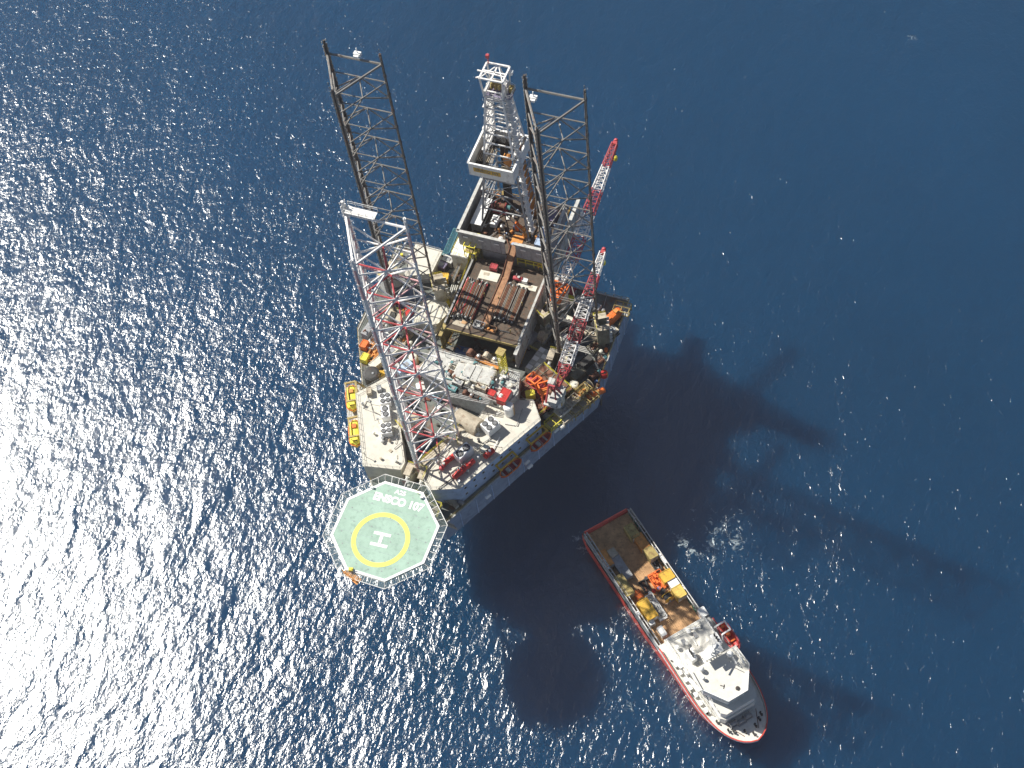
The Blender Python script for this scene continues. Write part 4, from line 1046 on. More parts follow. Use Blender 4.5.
for k in range(9):
    z = .6 + k
    for a, b in (((-.7, -.7), (.7, -.7)), ((.7, -.7), (.7, .7)), ((.7, .7), (-.7, .7)), ((-.7, .7), (-.7, -.7))): m.bar((*a, z), (*b, z), .09, .09)
m.build('rung', 'lemon', t); MB().box((0, 0, 9.05), (2.0, 2.0, .1)).build('landing', 'ochre', t)
container('red-roofed control cabin at the end of the long pale deckhouse', put(504, 395, 12, R10), RAD(-8), (2.4, 3.6, 2.0), 'red', 'cabin', name='control_cabin')
container('smaller red cabin beside the red-roofed control cabin', put(491.8, 392.5, 11.5, R10), RAD(-8), (1.7, 1.5, 1.4), 'red', 'cabin', name='control_cabin')
tank_v('white dome on the deckhouse roof against the red control cabin', put(500.5, 395.5, 12, R10), .7, 2.0, 'whiteclean', name='satellite_dome')
container('pale grey cabin standing past the end of the deckhouse by the red roof', put(512, 393, 9, R7 - 0.0), RAD(-8), (2.2, 2.4, 3.2), 'pale', 'cabin', name='store_cabin')
tank_v('white upright tank at the front corner of the long deckhouse', put(508.5, 407, 10, R7), 1.25, 3.6, 'whiteclean', lid='whiteclean')
container('sky-blue crate on the deckhouse roof close behind the white leg', put(429, 374, 11, R10 if False else 0), RAD(-20), (2.6, 1.6, 1.2), 'skyblue', 'crate', name='crate')
rnd = random.Random(11)
CL = [('winch', 451, 372, 'dark winch on the deckhouse roof beside the first pale hood'), ('genset', 458, 383, 'pale generator box on the roof front beside the white leg chord'), ('pump', 470, 385, 'cream pump on the roof front below the second pale hood'), ('genset', 482, 388, 'tan generator on the roof front below the third pale hood'),
      ('winch', 489, 386, 'small winch between the last pale hood and the smaller red cabin'), ('drum', 454, 381, ''), ('pump', 468, 394, 'rusty pump near the parapet of the long deckhouse'), ('winch', 476, 397, 'brown winch near the parapet of the long deckhouse'), ('genset', 452, 389, 'teal-grey generator at the white-leg end of the deckhouse parapet')]
cc = {'winch': 0}
for k, px, py, nm in CL:
    p = put(px, py, 10.8, R10)
    if k == 'winch': winch(nm, p, RAD(-8), .75, ('grey', 'dark', 'rust')[len(nm) % 3], ('rust', 'steel', 'dark')[len(nm) % 3])
    elif k == 'genset': genset(nm, p, RAD(-8), (2.6, 1.3, 1.3), 'teal' if 'teal' in nm else 'tan' if nm.startswith('tan') else 'pale')
    elif k == 'pump': pump(nm, p, RAD(-8), 'cream' if 'cream' in nm else 'rust', .65)
pipe_run('steel pipe bundle along the parapet of the long pale deckhouse', [tuple(at(446, 393, 10.6)), tuple(at(490, 402, 10.6))], 4, .12, .4, 'steel')
pipe_run('pale pipes running behind the row of four pale hoods', [tuple(at(452, 362, 10.6)), tuple(at(496, 369, 10.6))], 3, .14, .42, 'pale')

# ---------------- orange machinery, racks and machines on the main deck by the crane
def machine(label, loc, rz, col, col2, s=1.0):
    t = thing('coiled_tubing_unit', label, 'machine', loc, rz)
    m = MB(); m.box((0, 0, .2), (6.4 * s, 3.0 * s, .35)); m.build('skid', 'legred', t)
    m = MB()
    for a in (-1, 1):
        m.bar((-3 * s, a * 1.3 * s, .3), (-1 * s, a * 1.3 * s, 3.4 * s), .35, .35); m.bar((-1 * s, a * 1.3 * s, 3.4 * s), (2.6 * s, a * 1.3 * s, 2.6 * s), .35, .35); m.bar((2.6 * s, a * 1.3 * s, 2.6 * s), (3.0 * s, a * 1.3 * s, .3), .35, .35)
        m.bar((-1 * s, a * 1.3 * s, 3.4 * s), (1.2 * s, a * 1.3 * s, .3), .25, .25)
    for x in (-1, .8, 2.6): m.bar((x * s, -1.3 * s, (3.4 if x < 0 else 2.9) * s), (x * s, 1.3 * s, (3.4 if x < 0 else 2.9) * s), .3, .3)
    m.build('frame', col, t)
    MB().lathe((.4 * s, 0, 1.6 * s), [(1.35 * s, -1.05 * s), (1.35 * s, -.95 * s), (.8 * s, -.9 * s), (.8 * s, .9 * s), (1.35 * s, .95 * s), (1.35 * s, 1.05 * s)], 16, 'y').build('reel', col2, t)
    m = MB(); m.box((-2.3 * s, 0, 1.3 * s), (1.2 * s, 1.6 * s, 1.6 * s)); m.build('engine', 'legred', t)
    return t
machine('large orange-red framed reel unit on the deck beside the crane pedestal', put(546, 392, 7.5, 5.0), RAD(125), 'orange', 'tangerine', 1.0)
machine('orange-red framed reel unit standing behind the larger one by the crane', put(536, 380, 7.5, 5.0), RAD(150), 'orange', 'legred', .85)
scaffold('dark steel stand under the orange reel units', put(541, 392, 2.4, 0), AR, (10, 9, 4.9), 'olive', None)
t = thing('machinery_deck', 'rusty plated deck on posts carrying the orange reel units', 'platform', put(541, 390, 5, 4.75), AR); MB().box((0, 0, 0), (11.5, 10, .2)).build('plating', 'rust', t); MB().rail([(-5.6, -4.8), (5.6, -4.8), (5.6, 4.8)], .1, 1.1, .06, 1.5).build('railing', 'lemon', t)
m = MB(); m.box((-5.2, 0, -2.3), (.3, 9, 4.4)); m.build('bulkhead', 'grey', t)
container('yellow cabinet at the edge of the orange reel units', put(530, 393, 7, 5), RAD(30), (2.2, 1.6, 2.0), 'lemon', 'cabinet', name='power_cabinet')
container('yellow box with orange lower half beside the ladder tower', put(516, 382, 8, 4.9), RAD(10), (1.9, 1.6, 2.2), 'yellow', 'cabinet', name='power_cabinet')
tank_v('cream white junction drum at the foot of the crane boom', put(558, 399, 8, 4.9), .8, 1.4, 'whiteclean')
scaffold('rusty ochre frame rack at the hull edge nearest the orange capsule', put(584, 396, 2, 0), AR, (5.5, 5, 2.6), 'ochre', 'rust')
scaffold('ochre frame rack at the hull edge between the two other racks', put(575, 403, 2, 0), AR, (5, 5.5, 2.8), 'ochre', 'tan')
scaffold('tan frame rack at the hull edge nearest the rescue boats', put(565, 411, 2, 0), AR, (5, 5, 2.3), 'tan', 'cream')
basket('rusty cargo basket full of pipe ends inside the ochre racks', put(580, 393, 3, 3.0), AR, (4.2, 2.2, 1.0), 'ochre', 'tangerine', seed=2)
basket('tan cargo basket with pale scrap between the ochre racks', put(572, 402, 3.2, 3.1), AR, (3.8, 2.2, 1.0), 'tan', 'tan', seed=4)
basket('cream cargo basket on the tan rack nearest the rescue boats', put(563, 410, 3, 2.6), AR, (3.8, 2.4, 1.0), 'cream', 'pale', seed=6)
scaffold('yellow valve stand at the end of the blue-grey accommodation wall', put(553, 422, 2, 0), AR, (3.5, 2.5, 2.6), 'lemon', 'tan')
pump('small cream pump under the yellow valve stand', put(549, 414, 1, 0), AR, 'cream', .7)

# ---------------- main deck around the dark leg by the crane
t = thing('cooler_bank', 'pale grid-topped cooler bank between the pipe deck and the crane boom', 'cooler', put(538, 356, 4, 0), RAD(76))
MB().box((0, 0, 1.1), (7.2, 3.4, 2.2)).build('casing', 'pale', t)
for i in range(5):
    for j in range(2):
        g = MB(); g.box(((i - 2) * 1.4, (j - .5) * 1.6, 2.28), (1.2, 1.4, .14)); g.build('panel', 'whiteclean' if (i + j) % 2 else 'pale', t)
for i, (px, py, nm, c_) in enumerate(((545, 333, 'tan mud pump nearest the cooler bank', 'tan'), (548, 322, 'cream mud pump in the middle of the three beside the dark leg', 'cream'), (551, 310, 'pale mud pump nearest the drill floor beside the dark leg', 'pale'))):
    pump(nm, put(px, py, 2.5, 1.2), RAD(75), c_, 1.1, 'mud pumps in a row')
t = thing('pump_deck', 'raised olive plating under the three mud pumps beside the pipe deck', 'platform', put(549, 320, 1, 1.0), RAD(75)); MB().box((0, 0, 0), (19, 6.5, .2)).build('plating', 'olive', t); MB().rail([(-9.4, -3.1), (-9.4, 3.1), (9.4, 3.1)], .1, 1.1, .05, 1.6).build('railing', 'lemon', t)
m = MB()
for x in (-8, 0, 8): m.bar((x, -2.5, -.1), (x, -2.5, -.95), .3, .3); m.bar((x, 2.5, -.1), (x, 2.5, -.95), .3, .3)
m.build('post', 'grey', t)
MISC = [
 ('genset', 'grey generator between the cooler bank and the rear mud pump', (531, 338), 70, 'grey'), ('container', 'red and white locker beside the cooler bank', (552, 357), 70, 'red'), ('container', 'pale grey workshop container under the crane boom past the dark leg', (582, 300), -12, 'pale'),
 ('container', 'cream cargo container under the crane boom beside the grey workshop', (567, 318), -12, 'cream'), ('container', 'grey flat-roofed container near the stern edge beyond the boom', (593, 304), -12, 'steel'), ('genset', 'olive generator under the middle of the crane boom', (574, 330), 20, 'olive'),
 ('basket', 'dark cargo basket of scrap by the outermost leg chord', (596, 345), 60, 'olive'), ('basket', 'pale cargo basket near the stern corner lifeboat', (601, 325), -12, 'pale'), ('tank', 'pale horizontal tank past the foot of the dark leg', (583, 326), -12, 'cream'),
 ('tank', 'tan horizontal tank between dark leg and stern corner', (591, 333), -12, 'tan'), ('tankv', 'white upright vessel by the outermost leg chord', (600, 318), 0, 'whiteclean'), ('winch', 'grey mooring winch near the hull corner by the red buoy tank', (600, 362), 60, 'grey'),
 ('reel', 'tan cable reel on the dark deck behind the ochre racks', (588, 384), 60, 'tan'), ('winch', 'rusty winch on the dark deck between reel and buoy tank', (594, 376), 60, 'rust'), ('container', 'dark olive tool container behind the crane pedestal', (578, 372), 62, 'olive'),
 ('container', 'dark grey tool container on the deck between crane and hull corner', (585, 360), 62, 'dark'), ('basket', 'pale pipe basket lying under the dark leg bracing', (566, 350), 62, 'pale'), ('tankv', 'small cream tank on the deck behind the crane pedestal', (574, 384), 0, 'cream'),
 ('genset', 'cream power pack under the crane boom by the dark leg', (563, 338), 62, 'cream'), ('reel', 'pale hose reel on the stern deck under the second crane', (560, 300), 30, 'pale'), ('container', 'red container beneath the second crane near the stern', (568, 288), -12, 'legred'), ('container', 'yellow tool box between the second crane and the red container', (571, 297), -12, 'lemon'),
 ('container', 'orange upright cabinet at the corner of pipe deck and drill floor', (546, 284), 0, 'orange'), ('tankv', 'dark upright vessel at the stern edge by the second crane', (590, 293), 0, 'dark'),
 ('genset', 'rust-red power pack between the second crane and the mud pumps', (556, 291), -12, 'legred'),
 # side of the leg behind the white one
 ('container', 'yellow cargo container beside the pale cabin at the stern edge', (441, 275), 12, 'yellow'), ('genset', 'purple-grey generator between yellow container and stern edge', (439, 263), -12, 'purple'), ('genset', 'pale generator beside the purple-grey one at the stern edge', (446, 258), -12, 'pale'),
 ('basket', 'dark cargo basket under the pipe deck beam beside the yellow container', (455, 276), 75, 'dark'), ('winch', 'grey winch behind the yellow container', (437, 285), 20, 'grey'), ('tank', 'white horizontal tank beside the forward chord of the rear leg', (440, 292), 80, 'whiteclean'),
 ('container', 'lemon tool box at the edge of the ribbed cream roof', (445, 301), 30, 'lemon'), ('pump', 'grey pump beside the pipe deck beam near the lemon box', (452, 296), 75, 'grey'), ('container', 'bright red container glimpsed through the white leg bracing', (405, 311), 75, 'red'), ('container', 'dark red container alongside the bright red one behind the white leg', (396, 322), 75, 'legred'),
 ('basket', 'cargo basket of orange gear behind the middle of the white leg', (404, 338), 75, 'tan'), ('tankv', 'cream upright tank behind the lower white leg bracing', (413, 357), 0, 'cream'), ('genset', 'blue-grey generator behind the lower white leg bracing', (404, 366), 60, 'bluegrey'),
 ('tankv', 'pink-white upright tank behind the lower white leg near the sky-blue crate', (417, 369), 0, 'legpink'), ('container', 'tan container behind the lower white leg near the sky-blue crate', (425, 364), 60, 'tan'), ('winch', 'white winch in the dark opening beside the white leg chord', (434, 356), 0, 'white'),
 ('genset', 'pale generator in the opening between white leg and long deckhouse', (430, 385), 30, 'pale'), ('container', 'white locker between the white leg and long deckhouse', (420, 384), 30, 'whiteclean'), ('container', 'tan locker beside the white leg and long deckhouse corner', (437, 389), 30, 'tan'), ('pump', 'teal pump at the white-leg end of the long deckhouse', (444, 380), 0, 'teal'),
 # edge with the orange container
 ('container', 'orange locker at the hull edge above the boat platform', (363.5, 342), 85, 'orange'), ('basket', 'white-framed cargo basket next to the orange container', (373.5, 341), 80, 'whiteclean'), ('basket', 'orange cargo basket below the white-framed one at the hull edge', (373, 353), 80, 'tangerine'),
 ('container', 'cream store beside the dark round tank top', (376, 361), 62, 'cream'), ('container', 'yellow locker squeezed between orange container and boat platform', (364, 355), 85, 'lemon'), ('genset', 'grey generator at the hull edge beyond the orange container', (368, 328), 80, 'grey'), ('reel', 'yellowish hose reel at the hull edge behind the white leg', (373, 320), 80, 'ochre'),
 ('tank', 'white horizontal tank behind the white leg near the hull edge', (385, 336), 80, 'whiteclean'), ('genset', 'cream generator behind the white leg near the dark round tank', (390, 352), 62, 'cream'), ('pump', 'yellow pump between dark round tank and the white leg', (383, 372), 62, 'yellow'), ('container', 'pale container behind the white leg beside the cream generator', (392, 367), 62, 'pale'),
 # in front of the dark opening
 ('genset', 'blue generator in the dark space under the pipe deck edge', (464, 350), 0, 'blue'), ('pump', 'dark pump in the space under the pipe deck edge', (480, 350), 0, 'dark'), ('container', 'olive container under the pipe deck corner by the cooler bank', (505, 352), 0, 'olive'),
]
for k, lb, (px, py), deg, col in MISC:
    z_ = {'genset': 2.3, 'container': 2.6, 'basket': 1, 'tank': 2, 'tankv': 2.5, 'winch': 1.3, 'reel': 2, 'pump': 1.5}[k]
    p = put(px, py, z_, .02); a = RAD(deg)
    small = any(w_ in lb for w_ in ('locker', 'tool box', 'cabinet'))
    if k == 'genset': genset(lb, p, a, (4.2, 1.9, 2.1), col)
    elif k == 'container': container(lb, p, a, (2.2, 1.7, 1.8) if small else (3.8, 2.0, 2.1), col, 'locker' if small else 'container', name='deck_locker' if small else 'cargo_container')
    elif k == 'basket': basket(lb, p, a, (4.6, 2.2, 1.2), col, 'tangerine' if 'orange' in lb else 'rust', seed=px % 97)
    elif k == 'tank': tank_h(lb, p, a, 4.2, .9, col)
    elif k == 'tankv': tank_v(lb, p, 1.1, 2.6, col)
    elif k == 'winch': winch(lb, p, a, 1.2, col if col != 'rust' else 'dark', 'rust')
    elif k == 'reel': reel(lb, p, a, 1.3, 1.5, col)
    elif k == 'pump': pump(lb, p, a, col, .9)
# roofed houses at the stern side
block('stern_house', 'flat white-roofed deckhouse at the stern edge behind the dark leg', 'deckhouse', [tuple(at(*q, 4)[:2]) for q in ((404, 276), (431, 273), (442, 251), (416, 244))], 0, 4, 'pale', 'roofcream', 'pale')
RBH = [tuple(at(*q, 3.5)[:2]) for q in ((414, 322), (436, 325), (450, 310), (446, 303), (430, 300), (418, 306))]
tt, q_, c_ = block('pump_room', 'cream-roofed pump room with dark ribs beside the pipe deck', 'deckhouse', RBH, 0, 3.5, 'pale', 'cream', 'pale')
m = MB()
for k in range(4): a = at(420 + k * 6.5, 321, 3.6); b = at(426 + k * 6.5, 305, 3.6); m.bar((a.x - c_[0], a.y - c_[1], 3.58), (b.x - c_[0], b.y - c_[1], 3.58), .22, .12)
m.build('roof_rib', 'grey', tt)
PC = [tuple(at(*q, 9)[:2]) for q in ((451, 254), (467, 258), (471, 244), (460, 235))]
block('pale_cabin', 'pale-roofed cabin under the drill floor corner beside the yellow stair tower', 'cabin', PC, 3.0, 9, 'pale', 'white', 'lemon')
block('cabin_support', 'grey support house below the pale cabin at the stern corner', 'deckhouse', [(p[0], p[1]) for p in inset(PC[::-1] if sum(PC[i][0] * PC[(i + 1) % 4][1] - PC[(i + 1) % 4][0] * PC[i][1] for i in range(4)) < 0 else PC, .4)], 0, 2.95, 'grey', 'grey', 'grey')
t = thing('safety_net_boom', 'teal safety netting stretched outside the pale cabin over the stern', 'safety net', tuple(at(449, 243, 6)), 0)
a, b, c, d = [at(*q, 6) - at(449, 243, 6) for q in ((442, 255), (449, 253), (459, 230), (454, 228))]
m = MB()
for u, v in ((a, b), (b, c), (c, d), (d, a)): m.tube(u, v, .09, 5)
m.build('frame', 'teal', t); m = MB()
for i in range(1, 24): m.tube(a.lerp(d, i / 24), b.lerp(c, i / 24), .03, 3, caps=False)
for i in range(1, 8): m.tube(a.lerp(b, i / 8), d.lerp(c, i / 8), .03, 3, caps=False)
m.build('net', 'teal', t)
scaffold('tall yellow stair tower between the pale cabin and the pipe deck', put(474, 252, 8.5, 8.5), 0, (3.0, 4.5, 5.0), 'lemon', 'ochre', name='stair_tower')
stair('yellow stairway beside the pipe deck beam behind the yellow container', tuple(at(462, 285, .1)), tuple(at(472, 258, 8.6)), 1.1, 'lemon')
stair('pale stairway parallel to the yellow one beside the pipe deck beam', tuple(at(452, 283, .1)), tuple(at(461, 262, 6.0)), 1.0, 'tan')
scaffold('ochre beam frame between the drill floor and the outboard pipe stack', put(531, 262, 9.5, 8.5), RAD(0), (6.5, 1.8, 2.6), 'lemon', 'ochre')
scaffold('orange-yellow beam frame at the outboard corner of the pipe deck', put(544, 266, 9, 8.5), RAD(0), (2.4, 2.0, 2.2), 'yellow', 'tangerine')
t = thing('gangway', 'tan gangway slanting up to the drill floor wind wall', 'gangway', tuple(at(523, 257, 10)), 0); q = at(541, 249, 12.2) - at(523, 257, 10)
m = MB(); m.bar((0, 0, 0), q, .9, .15); m.build('tread', 'tan', t); m = MB(); m.rail([(0, .4, 0), (q.x, q.y + .4, q.z)], 0, 1, .06, 1.2); m.build('handrail', 'lemon', t)
container('small red and white box at the head of the wide drill pipe stack', put(494, 267, 9.5, 8.52), 0, (1.9, 1.5, 1.3), 'legred', 'tool box', name='tool_box')
tank_h('dark red drum-shaped tool lying at the head of the outboard pipe stack', put(518, 279, 9.3, 8.52), 0, 2.2, .6, 'legred')
container('white tool box next to the dark red tool on the pipe deck', put(525, 281, 9.3, 8.52), 0, (1.4, 1.1, 1.1), 'whiteclean', 'tool box', name='tool_box')
basket('steel tool basket at the forward edge of the pipe deck', put(479, 325, 9.2, 8.52), RAD(-4), (2.6, 1.8, 1.0), 'steel', 'pale', seed=8)
basket('brown tool basket at the forward edge of the pipe deck by the trough end', put(491, 329, 9.2, 8.52), RAD(-4), (2.6, 1.6, .9), 'brown', 'tangerine', seed=9)
t = thing('cover_plate', 'tan plywood cover on the forward corner of the pipe deck', 'cover', put(462, 323, 8.6, 8.53), RAD(-4)); MB().box((0, 0, .08), (4.4, 2.2, .1)).build('sheet', 'tan', t); MB().box((.6, .3, .17), (1.6, .9, .06)).build('offcut', 'wood', t)
t = thing('cover_plate', 'cream plate at the head of the wide drill pipe stack', 'cover', put(489, 276, 8.6, 8.53), 0); MB().box((0, 0, .08), (5.2, 2.6, .1)).build('sheet', 'cream', t); MB().box((-.8, .4, .17), (1.4, .8, .06)).build('offcut', 'tan', t)
t = thing('cover_plate', 'cream plate at the head of the outboard pipe stack', 'cover', put(527, 287, 8.6, 8.53), 0); MB().box((0, 0, .08), (5.0, 1.6, .1)).build('sheet', 'cream', t); MB().box((.8, .2, .17), (1.0, .6, .06)).build('offcut', 'tan', t)
pipe_run('steel pipe run along the deck between the cooler bank and hull edge', [tuple(at(545, 372, .7)), tuple(at(566, 345, .7)), tuple(at(594, 352, .7))], 4, .14, .5, 'pale')
pipe_run('rusty pipe run from the mud pumps to the stern corner', [tuple(at(558, 335, .7)), tuple(at(580, 318, .7)), tuple(at(606, 322, .7))], 3, .16, .5, 'rust')
pipe_run('pale pipe run beside the wide pipe deck beam behind the white leg', [tuple(at(428, 343, .7)), tuple(at(446, 313, .7)), tuple(at(455, 285, .7))], 4, .15, .5, 'pale')
for i, (px, py, nm) in enumerate(((596, 381, 'blue drum nearest the cable reel'), (598, 384, 'rusty drum beside the blue one'), (592, 387, 'yellow drum behind the ochre rack'), (455, 381, 'dark drum on the deckhouse roof by the winch'), (606, 349, 'orange drum at the hull edge beyond the leg chord'), (607, 344, 'dark drum next to the orange one at the hull edge'), (609, 339, 'white drum at the hull edge near the stern corner'))):
    drum(nm, put(px, py, 11 if py == 381 and px == 455 else 1, R10 if px == 455 else 0), ('blue', 'rust', 'lemon', 'dark', 'orange', 'dark', 'white')[i])

# ---------------- small fixed fittings bolted to roofs and decks
def inside(p, poly):
    c = False; n = len(poly)
    for i in range(n):
        a, b = poly[i], poly[i - 1]
        if (a[1] > p[1]) != (b[1] > p[1]) and p[0] < (b[0] - a[0]) * (p[1] - a[1]) / (b[1] - a[1]) + a[0]: c = not c
    return c
def fittings(t, poly, z, n, seed, cols, big=1.0, holes=(), keep=1.0):
    """vents, hatches, pipe stubs, valve stands, cable trays and low pipes as parts of t (poly in t's frame)"""
    rd = random.Random(seed); x0 = min(p[0] for p in poly); x1 = max(p[0] for p in poly); y0 = min(p[1] for p in poly); y1 = max(p[1] for p in poly); k = 0; guard = 0
    while k < n and guard < 5000:
        guard += 1; p = (rd.uniform(x0, x1), rd.uniform(y0, y1))
        if not inside(p, inset(poly, .8 if True else 0)) or any(inside(p, h) for h in holes): continue
        k += 1; c = rd.choice(cols); m = MB(); q = rd.random(); a = rd.choice((0, AR, AL, pi / 2)) + rd.uniform(-.1, .1); X, Y = p; b = big
        if q < .22:
            r_ = rd.uniform(.2, .4) * b; h = rd.uniform(.6, 1.4) * b; m.lathe((X, Y, z), [(r_, 0), (r_, h), (r_ * 1.7, h + .05), (r_ * 1.7, h + .3), (r_ * .6, h + .5)], 9); nm = 'vent'
        elif q < .40:
            m.box((X, Y, z + .14 * b), (rd.uniform(.8, 1.5) * b, rd.uniform(.7, 1.2) * b, .28 * b), a); m.box((X, Y, z + .3 * b), (.5 * b, .12, .06), a); nm = 'hatch'
        elif q < .66:
            l = rd.uniform(2.0, 6.5) * b; e = (cos(a) * l / 2, sin(a) * l / 2)
            if not (inside((X + e[0], Y + e[1]), poly) and inside((X - e[0], Y - e[1]), poly)): k -= 1; continue
            r_ = rd.uniform(.06, .16); m.path([(X - e[0], Y - e[1], z), (X - e[0], Y - e[1], z + .35), (X + e[0], Y + e[1], z + .35), (X + e[0], Y + e[1], z)], r_, 6); nm = 'deck_pipe'
        elif q < .80:
            h = rd.uniform(.7, 1.3); m.tube((X, Y, z), (X, Y, z + h), .1, 6); m.lathe((X, Y, z + h), [(.35, -.04), (.35, .04)], 10); m.box((X, Y, z + .3), (.5, .5, .5), a); nm = 'valve'
        elif q < .92:
            m.box((X, Y, z + .45 * b), (rd.uniform(.6, 1.3) * b, rd.uniform(.5, .9) * b, .9 * b), a); m.box((X, Y, z + .93 * b), (.8 * b, .5 * b, .08), a); nm = 'junction_box'
        else:
            h = rd.uniform(1.8, 3.2); m.tube((X, Y, z), (X, Y, z + h), .07, 5); m.box((X, Y, z + h), (.5, .3, .25), a); nm = 'flood_light'
        m.build(nm, c, t)
loc_poly = [(x, y) for x, y in HULL]
holes_ = WELLS + [LB, RB, MBL]
fittings(hull, HULL, 7.6, 98, 1, ('pale', 'grey', 'cream', 'tan', 'olive', 'white', 'rust', 'lemon', 'steel', 'dark'), 1.15, holes_ + [hexa(LEGC[k], 1.9) for k in LEGC] + [[(-9, 18), (13, 18), (13, 60), (-9, 60)]])
fittings(tm, qm, 10.0, 70, 2, ('pale', 'grey', 'cream', 'tan', 'white', 'dark', 'rust', 'steel', 'teal'), .9)
fittings(tr, qr, 7.0, 34, 3, ('white', 'cream', 'grey', 'pale', 'dark'), .75)
fittings(tl, ql, 7.0, 22, 4, ('white', 'cream', 'pale', 'grey', 'tan'), .7)
fittings(df, [(-11, -8), (11, -8), (11, 8), (-11, 8)], 0.0, 60, 5, ('dark', 'grey', 'rust', 'white', 'tan', 'tangerine', 'bluegrey', 'steel', 'legred'), 1.0, [[(.4, -6), (3.6, -6), (3.6, 0), (.4, 0)]])
fittings(tl_, [(-7.4, -3.1), (7.4, -3.1), (7.4, 3.1), (-7.4, 3.1)], .1, 18, 6, ('white', 'red', 'tan', 'grey', 'lemon', 'rust'), .8)

# ================================================================== supply vessel
SA = at(605, 521, -28.5); SB = at(753, 741, -28.5)
SHA = atan2(SB.y - SA.y, SB.x - SA.x)
ship = thing('supply_vessel', 'red and white offshore supply vessel with a long open cargo deck', 'ship', (SA.x, SA.y, SEA), SHA)
def half_beam(x, z):
    b = 7.3 + .25 * min(1, max(0, (x - 30) / 15))
    if x < 3: b *= .93 + .07 * x / 3
    if x > 30: b -= .13 * max(0, 7.4 - z) * min(1, (x - 30) / 12)
    full = 66.4 - (7.6 - min(z, 7.6)) * .75
    s0 = 48
    if x > s0:
        u = min(1, (x - s0) / (full - s0)); b *= max(0, 1 - u ** 2.9) ** .53
    return b
XS = [0, .6, 3, 10, 20, 30, 36, 37, 44, 48, 51, 54, 57, 59.5, 61.5, 63, 64.2, 65.2, 65.9, 66.4]
def deckz(x): return 3.5 if x <= 36 else 7.4
def hull_loop(z): return [(x, half_beam(x, z)) for x in XS]
lv = [-1.5, 0.0, 2.0, 3.4, 5.4, 7.3]
def build_hull(zlist, x0, name, mat):
    m = MB(); xs = [x for x in XS if x >= x0]
    for s in (-1, 1):
        g = [[(min(x, 66.4 - (7.6 - z) * .75), s * half_beam(x, z), z) for x in xs] for z in zlist]
        m.loft(g, cap=False)
    m.add([(xs[0], s * half_beam(xs[0], z), z) for z in zlist for s in (-1, 1)], [(2 * k, 2 * k + 1, 2 * k + 3, 2 * k + 2) for k in range(len(zlist) - 1)])
    return m.build(name, mat, ship, fix=True)
build_hull([-1.5, 0, 2, 3.5], 0, 'hull', 'shipred')
build_hull([3.5, 5.2], 36, 'forecastle', 'shipred'); build_hull([5.2, 7.4], 36, 'forecastle_top', 'shipwhite')
def deck_poly(x0, x1, z, ins=.25):
    xs = sorted(set([x for x in XS if x0 <= x <= x1] + [x0, x1]))
    up = [(min(x, 66.4 - (7.6 - z) * .75 - ins), max(.02, half_beam(x, z) - ins)) for x in xs]
    return up + [(x, -y) for x, y in reversed(up)]
MB().prism(deck_poly(0.1, 36, 3.5), 3.3, 3.48).build('cargo_deck_edge', 'green', ship)
wd = MB()
for k in range(24):
    y = -5.75 + k * .5; wd.box((18, y, 3.56), (35.4, .47, .14))
wd.build('timber_deck', 'wood', ship)
MB().prism(deck_poly(36, 66.2, 7.4), 7.2, 7.4).build('forecastle_deck', 'shipdeck', ship)
# bulwarks
m = MB()
xs = [x for x in XS if x >= 37]
for s in (-1, 1):
    for a, b in zip(xs[:-1], xs[1:]): m.bar((a, s * (half_beam(a, 7.4) - .06), 7.95), (b, s * (half_beam(b, 7.4) - .06), 7.95), .12, 1.1)
m.build('bulwark', 'shipwhite', ship)
m = MB()
for s in (-1, 1):
    for a, b in zip(xs[:-1], xs[1:]): m.bar((a, s * (half_beam(a, 7.4) + .02), 8.55), (b, s * (half_beam(b, 7.4) + .02), 8.55), .28, .12)
m.build('bulwark_cap', 'shipred', ship)
# cargo rails: heavy pipe rail both sides on a box bulwark
for s in (-1, 1):
    m = MB(); y = s * 6.85
    m.bar((1.2, y, 4.5), (36, y, 4.5), .35, 2.0); cr1 = m.build('side_bulwark', 'grey', ship)
    m = MB(); 
    for yy, zz in ((s * 6.75, 5.75), (s * 6.05, 5.75)): m.tube((1.2, yy, zz), (36, yy, zz), .16, 7)
    for k in range(15): x = 1.6 + k * 2.42; m.bar((x, s * 6.75, 5.75), (x, s * 6.05, 5.75), .18, .18); m.bar((x, s * 6.05, 3.6), (x, s * 6.05, 5.7), .2, .2)
    m.build('cargo_rail', 'steel', ship)
    m = MB(); m.box((17 if s > 0 else 11, s * 6.4, 5.55), (3.0, .9, .4)); m.box((26, s * 6.45, 5.0), (1.2, .9, 1.6)); m.build('rail_locker', 'shipwhite', ship)
m = MB(); m.tube((.5, -6.2, 3.9), (.5, 6.2, 3.9), .55, 10); m.build('stern_roller', 'shipred', ship)
# superstructure tiers
def tier(x0, x1, y, z0, z1, name, mat='shipwhite', ch=1.5, roof=None):
    p = [(x0, -y), (x1 - ch, -y), (x1, -y + ch), (x1, y - ch), (x1 - ch, y), (x0, y)]
    o = MB().prism(p, z0, z1 - .12).build(name, mat, ship)
    MB().prism(inset(p, -.12), z1 - .11, z1).build('deck_plate', roof or 'shipdeck', o)
    return o, p
o1, p1 = tier(36.2, 46, 5.6, 7.41, 9.9, 'winch_house', ch=.4)
o2, p2 = tier(42, 59.3, 4.9, 7.42, 10.6, 'deckhouse', ch=.9)
o3, p3 = tier(44, 59.0, 4.7, 10.62, 13.4, 'deckhouse', ch=.9)
for (p, z, n, o) in ((p2, 9.2, 8, o2), (p3, 12.1, 8, o3)):
    for s in (-1, 1):
        for k in range(n):
            x = p[0][0] + 1.5 + k * 1.7; g = MB(); g.box((x, s * (4.92 if o is o2 else 4.72), z), (.6, .06, .6)); g.build('window', 'glass', o)
